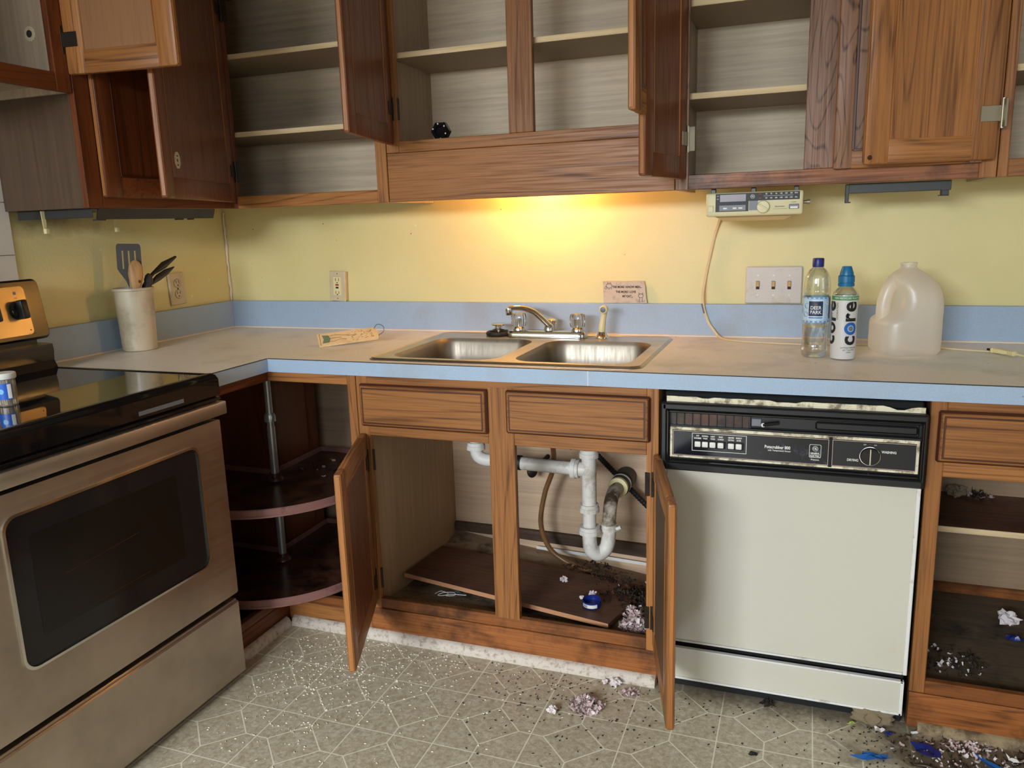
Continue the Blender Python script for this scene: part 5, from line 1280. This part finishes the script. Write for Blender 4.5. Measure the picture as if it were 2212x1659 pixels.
MB(creamP).tube(catmull([a + d * .066, (2.70, -.315, Z + .006), (2.80, -.30, Z + .0035), (2.95, -.22, Z + .0035)], 6), .003, 8).build('cord', c)

# ---------------------------------------------------------------- brackets under the cabinets
c = thing('mounting_bracket', 'dark metal mounting bracket under the cabinet above the milk jug', 'bracket', (2.355, -.2, UB))
m = MB(bracketM); m.box(2.240, 2.476, -.285, -.08, 1.3145, UB - .0003, .0005); m.box(2.240, 2.476, -.287, -.283, 1.292, 1.3165, .001); m.box(2.244, 2.470, -.283, -.262, 1.292, 1.295, .0005); m.build('plate', c)
m = MB(bracketM); m.box(2.232, 2.241, -.286, -.262, 1.268, 1.316, .001); m.box(2.241, 2.246, -.286, -.262, 1.268, 1.271, .0005); m.box(2.455, 2.472, -.286, -.262, 1.280, 1.293, .001); m.box(2.450, 2.472, -.287, -.262, 1.278, 1.2805, .0005); m.build('clip', c)
c = thing('mounting_bracket', 'broad grey metal bracket with dangling tabs under the corner cabinet near the stove', 'bracket', (.17, -.65, UB))
m = MB(bracketM); m.box(.02, .300, -.885, -.42, 1.3145, UB - .0003, .0005); m.box(.02, .300, -.889, -.885, 1.292, 1.3165, .001)
m.loft([[(.300, y, 1.3165), (.303, y, 1.3165), (.293, y, 1.287), (.290, y, 1.287)] for y in (-.868, -.400)], cap0=True, cap1=True)
m.box(.278, .292, -.868, -.835, 1.284, 1.288, .0005); m.box(.278, .293, -.560, -.535, 1.283, 1.287, .0005); m.box(.278, .293, -.505, -.490, 1.283, 1.287, .0005)
m.build('plate', c)
for x, y in ((.125, -.893), (.125, -.645)):
    m = MB(creamP); m.loft([[(x, y - w_, z), (x, y + w_, z), (x - .002, y + w_, z), (x - .002, y - w_, z)] for w_, z in ((.007, 1.3145), (.006, 1.285), (.004, 1.264))], cap0=True, cap1=True); m.box(x - .003, x + .008, y - .005, y + .006, 1.252, 1.266, .001); m.build('tab', c)

# black cap in the cabinet over the sink
m = MB(blackGloss); hx = [(.0305 * math.cos(math.radians(60 * k)), .0305 * math.sin(math.radians(60 * k))) for k in range(6)]
kz = zs + .0315 + .0266
m.prism(hx, lambda a, b: (1.080 + a, -.285, kz + b), lambda a, b: (1.080 + a, -.268, kz + b)); m.loft([[(1.080 + a * k_, y, kz + b * k_) for a, b in hx] for y, k_ in ((-.285, 1), (-.292, .90), (-.292, .55), (-.286, .48))], cap1=True)
for a in (40, 100, 160, 280, 340): m.lathe([(.0025, 0), (.002, .0006)], (1.080 + .022 * math.cos(math.radians(a)), -.292, kz + .022 * math.sin(math.radians(a))), '-y', 8, mat=whiteP)
tag(m.build('hexagonal_knob', loc=(1.080, -.28, kz - .026)), 'small black hexagonal knob standing in the left part of the cabinet above the sink', 'knob')
# lamp behind the valance
c = thing('under_cabinet_lamp', 'small lit lamp hidden behind the valance above the sink', 'lamp', (1.325, -.115, zs))
m = MB(whiteP); m.box(1.27, 1.38, -.19, -.04, zs - .022, zs - .001, .003); m.lathe([(.016, 0), (.016, .026), (.013, .03)], (1.325, -.115, zs - .050), n=20); m.build('fixture', c)
m = MB(bulbM); m.lathe([(.001, -.0205), (.010, -.018), (.018, -.010), (.0205, 0), (.018, .012), (.012, .024), (.011, .04)], (1.325, -.115, 1.3745), n=24); m.build('bulb', c)

# ---------------------------------------------------------------- litter
def blob(name, label, cat, pts, mat, th=.003, group=None, seed=0, lift=0.0008):
    """a thin crumpled scrap lying at the given outline"""
    R = random.Random(seed); m = MB(mat); n = len(pts); cx = sum(p[0] for p in pts) / n; cy = sum(p[1] for p in pts) / n; z = pts[0][2]
    o = [(x, y, z + lift + R.random() * th * 2.2) for x, y, _ in pts]; i = [(cx + (x - cx) * .5, cy + (y - cy) * .5, z + lift + th * R.uniform(.6, 2.6)) for x, y, _ in pts]
    top = o + i + [(cx, cy, z + lift + th * 1.2)]; k = len(top); vs = top + [(a, b, max(z + .0003, d - .0008)) for a, b, d in top]
    fs = []
    for q in range(n):
        r = (q + 1) % n; fs += [(q, r, n + r, n + q), (n + q, n + r, 2 * n)]
        fs += [(k + r, k + q, k + n + q, k + n + r), (k + n + r, k + n + q, k + 2 * n), (q, k + q, k + r, r)]
    m.add(vs, fs); return tag(m.build(name, loc=(cx, cy, z)), label, cat, group)
def ell(cx, cy, z, rx, ry, n=11, a=0.0, seed=0, j=.35):
    R = random.Random(seed); out = []
    for k in range(n):
        t = 2 * PI * k / n; q = 1 + R.uniform(-j, j); x, y = rx * q * math.cos(t), ry * q * math.sin(t)
        out.append((cx + x * math.cos(a) - y * math.sin(a), cy + x * math.sin(a) + y * math.cos(a), z))
    return out
# rice scattered over the floor
R = random.Random(11); m = MB(riceM)
def grain(x, y, z, L, w_, a, mat=None):
    d = Vector((math.cos(a), math.sin(a), 0)); n_ = Vector((-d.y, d.x, 0)); o = Vector((x, y, z + w_))
    vs = [o - d * L] + [o + d * (s_ * L * .55) + n_ * (w_ * math.cos(t)) + Vector((0, 0, w_ * math.sin(t))) for s_ in (-1, 1) for t in (.3, 1.87, 3.44, 5.01)] + [o + d * L]
    fs = [(0, 2, 1), (0, 3, 2), (0, 4, 3), (0, 1, 4), (9, 5, 6), (9, 6, 7), (9, 7, 8), (9, 8, 5)] + [(1 + k, 1 + (k + 1) % 4, 5 + (k + 1) % 4, 5 + k) for k in range(4)]
    m.add(vs, fs, mat)
cnt = 0
while cnt < 780:
    x, y = R.uniform(.66, 1.62), R.uniform(-1.30, -.655)
    dens = math.exp(-((x - .92) / .26) ** 2) * math.exp(-((y + .80) / .22) ** 2) + .55 * math.exp(-((x - 1.12) / .3) ** 2) * math.exp(-((y + .685) / .05) ** 2) + .05
    if x < .74 and y < -.93: dens *= .2
    if x > .71 + max(0, (-y - .92)) * .02 and R.random() < dens: grain(x, y, 0, R.uniform(.0024, .0036), .0011, R.uniform(0, PI)); cnt += 1
tag(m.build('spilled_rice', loc=(1.0, -.9, 0), smooth=60), 'white rice grains spilled across the floor in front of the sink cabinet', 'rice', kind='stuff')
m = MB(dropM); cnt = 0
while cnt < 520:
    x, y = R.uniform(1.0, 2.75), R.uniform(-1.25, -.65)
    dens = math.exp(-((x - 1.60) / .22) ** 2) * math.exp(-((y + .76) / .14) ** 2) + .4 * math.exp(-((y + .66) / .03) ** 2) * (1 if x > 1.45 else .15) + .10 * (x > 1.4) + (.5 if x > 2.25 and y > -.85 else 0)
    if R.random() < dens: grain(x, y, 0, R.uniform(.0022, .0042), R.uniform(.0009, .0016), R.uniform(0, PI)); cnt += 1
for k in range(90): grain(R.uniform(.97, 1.75), R.uniform(-.60, -.50), .0985, R.uniform(.002, .004), .001, R.uniform(0, PI))
tag(m.build('droppings', loc=(1.6, -.8, 0), smooth=60), 'dark droppings and crumbs peppered over the floor right of the rice', 'droppings', kind='stuff')
# shredded paper
def shreds(name, label, c_, rad, n, size, h, seed, mats=None, pw=.6):
    m = MB(paperW); flakes(m, c_, rad, n, size, h, mats or [paperW, paperP, paperP], seed, pw)
    return tag(m.build(name, loc=c_, smooth=0), label, 'shredded paper', kind='stuff')
shreds('shredded_paper', 'pinkish heap of shredded paper on the open floor before the sink cabinet', (1.655, -.785, 0), .042, 210, .016, .034, 1)
shreds('shredded_paper', 'largest pile of shredded paper in the front right corner of the sink cabinet', (1.735, -.520, .098), .046, 300, .020, .055, 2, pw=.5)
shreds('shredded_paper', 'loose clump of shredded paper on the dirt behind the larger cabinet pile', (1.700, -.435, .098), .036, 60, .016, .022, 3)
shreds('shredded_paper', 'small pinkish clump of paper at the end of the loose brown board', (1.655, -.590, .100), .020, 40, .013, .010, 4)
shreds('shredded_paper', 'small pinkish clump on the floor beside the right sink cabinet door', (1.752, -.690, 0), .022, 36, .014, .014, 6, [paperP])
for i, (x, y, z, r_, lab) in enumerate(((1.578, -.835, 0, .011, 'white paper wad on the floor left of the pinkish heap'), (1.705, -.668, 0, .012, 'white paper wad against the white moulding near the right door'),
        (1.676, -.662, 0, .007, 'tiny white paper wad left of the other one at the moulding'), (1.548, -.432, .1195, .006, 'small white paper bit left of the blue lid'), (1.572, -.395, .112, .010, 'crumpled paper shred behind the blue lid'), (1.462, -.327, .116, .010, 'single pale shred towards the back of the brown board'), (2.585, -.055, .415, .020, 'crumpled silvery ball on the half shelf of the right cabinet'), (2.715, -.205, .100, .022, 'white crumpled paper on the floor of the right cabinet'))):
    m = MB(paperW if i != 6 else ragM); wad(m, (x, y, z), r_, m.mats[0], 20 + i, .75, .4); tag(m.build('paper_wad', loc=(x, y, z), smooth=20), lab, 'paper', 'crumpled paper bits')
# dirt heaps
m = MB(dirtM); flakes(m, (1.69, -.36, .097), .10, 420, .016, .016, [dirtM, dirtM, dropM, susanTop], 31, .5); flakes(m, (1.60, -.25, .092), .11, 240, .012, .008, [dirtM, dropM, susanTop], 33, .6); flakes(m, (1.50, -.17, .085), .10, 90, .014, .010, [dirtM, dropM], 32, .5)
tag(m.build('dirt', loc=(1.7, -.36, .09), smooth=0), 'dark crumbly dirt along the back right of the sink cabinet', 'dirt', kind='stuff')
m = MB(dirtM)
for k, (x, y, r_) in enumerate(((2.47, -.72, .09), (2.58, -.69, .10), (2.66, -.74, .07), (2.52, -.78, .07), (2.70, -.69, .06))): flakes(m, (x, y, 0), r_, 80, .010, .008, [dirtM, dropM, dirtM, dirtM, paperW, dirtM, paperP], 40 + k, .55)
flakes(m, (2.10, -.628, 0), .02, 40, .010, .012, [dirtM, dropM], 50)
tag(m.build('floor_litter', loc=(2.56, -.72, 0), smooth=0), 'dirty litter of crumbs and paper shreds in front of the right cabinet', 'litter', kind='stuff')
shreds('shredded_paper', 'pale shreds heaped under the white stick before the right cabinet', (2.56, -.675, 0), .05, 70, .012, .010, 60)
m = MB(dirtM); flakes(m, (2.53, -.45, .100), .09, 130, .012, .010, [dirtM, dropM, paperW, dirtM], 61, .5); flakes(m, (2.64, -.05, .415), .05, 40, .018, .018, [dirtM, paperP, dirtM], 62)
tag(m.build('cabinet_litter', loc=(2.53, -.45, .1), smooth=0), 'dark crumbs and shreds on the floor of the right cabinet', 'litter', kind='stuff')
blob('plastic_scrap', 'bright blue plastic scrap on the floor at the lower right', 'plastic scrap', ell(2.335, -.775, 0, .042, .012, 13, .25, 3), blueP, .006, 'blue plastic scraps', 3)
blob('plastic_scrap', 'long blue plastic scrap trailing off at the bottom right corner', 'plastic scrap', ell(2.615, -.745, 0, .060, .013, 12, -.75, 4), blueP, .004, 'blue plastic scraps', 4)
blob('plastic_scrap', 'dark navy scrap with white threads in the litter by the right cabinet', 'plastic scrap', ell(2.455, -.715, 0, .030, .017, 11, -.4, 5), navyP, .005, 'blue plastic scraps', 5)
blob('plastic_scrap', 'tiny navy scrap beside the torn label under the dishwasher corner', 'plastic scrap', ell(2.378, -.668, 0, .009, .007, 9, 0, 6), navyP, .003, 'blue plastic scraps', 6)
blob('plastic_scrap', 'dark blue wad on the floor inside the right cabinet', 'plastic scrap', ell(2.715, -.285, .100, .026, .014, 11, .1, 7), navyP, .006, 'blue plastic scraps', 7)
blob('plastic_scrap', 'blue scrap in the front left corner of the right cabinet', 'plastic scrap', ell(2.485, -.575, .100, .026, .012, 11, .1, 8), blueP, .005, 'blue plastic scraps', 8)
blob('torn_label', 'white torn scrap with a blue edge in front of the dishwasher corner', 'scrap', ell(2.360, -.660, 0, .014, .009, 9, .4, 9), paperW, .005, None, 9)
tag(MB(strawM).tube([(2.432, -.648, .0035), (2.472, -.628, .0035), (2.525, -.637, .0035)], .0032, 8).build('white_stick', loc=(2.47, -.64, 0)), 'bent white stick, the longer one, on the floor before the right cabinet', 'stick', 'white sticks')
tag(MB(strawM).tube([(2.556, -.640, .0035), (2.592, -.640, .0035)], .0032, 8).build('white_stick', loc=(2.57, -.64, 0)), 'straight white stick, the shorter one, right of the bent one', 'stick', 'white sticks')
m = MB(ragM); wad(m, (2.345, -.625, 0.0005), .034, ragM, 77, .62, .30); m.v = [Vector((2.345 + (v.x - 2.345) * 1.15, -.640 + (v.y + .625) * .50, v.z)) for v in m.v]
tag(m.build('cloth_rag', loc=(2.345, -.64, 0), smooth=60), 'grey-tan rag bunched under the right end of the dishwasher', 'rag')
blob('leaf_scrap', 'pale green scrap left of the rag under the dishwasher', 'scrap', ell(2.296, -.652, 0, .012, .005, 9, .2, 12), leafG, .004, None, 12)
blob('leaf', 'dark curled leaf on the floor below the dishwasher', 'leaf', ell(2.075, -.845, 0, .013, .0055, 10, .1, 13), dropM, .003, None, 13)
tag(MB(bronzeM).tube(catmull([(2.425, -.770, .003), (2.455, -.772, .006), (2.495, -.792, .003), (2.520, -.812, .003)], 5), [.002 + .002 * math.sin(k / 15 * PI) for k in range(16)], 8).build('twig', loc=(2.46, -.78, 0)), 'dark twig lying across the litter at the lower right', 'twig')
blob('bottle_shard', 'crumpled clear-white plastic ring in the litter at the far right', 'plastic scrap', ell(2.640, -.690, 0, .015, .012, 10, 0, 15), whiteP, .006, None, 15)
blob('fabric_scrap', 'dark green scrap under the brown board next to the string', 'scrap', ell(1.150, -.462, .0995, .024, .009, 10, -.3, 16), plain('dark_green_cloth', S(36, 58, 56), .8), .003, None, 16)
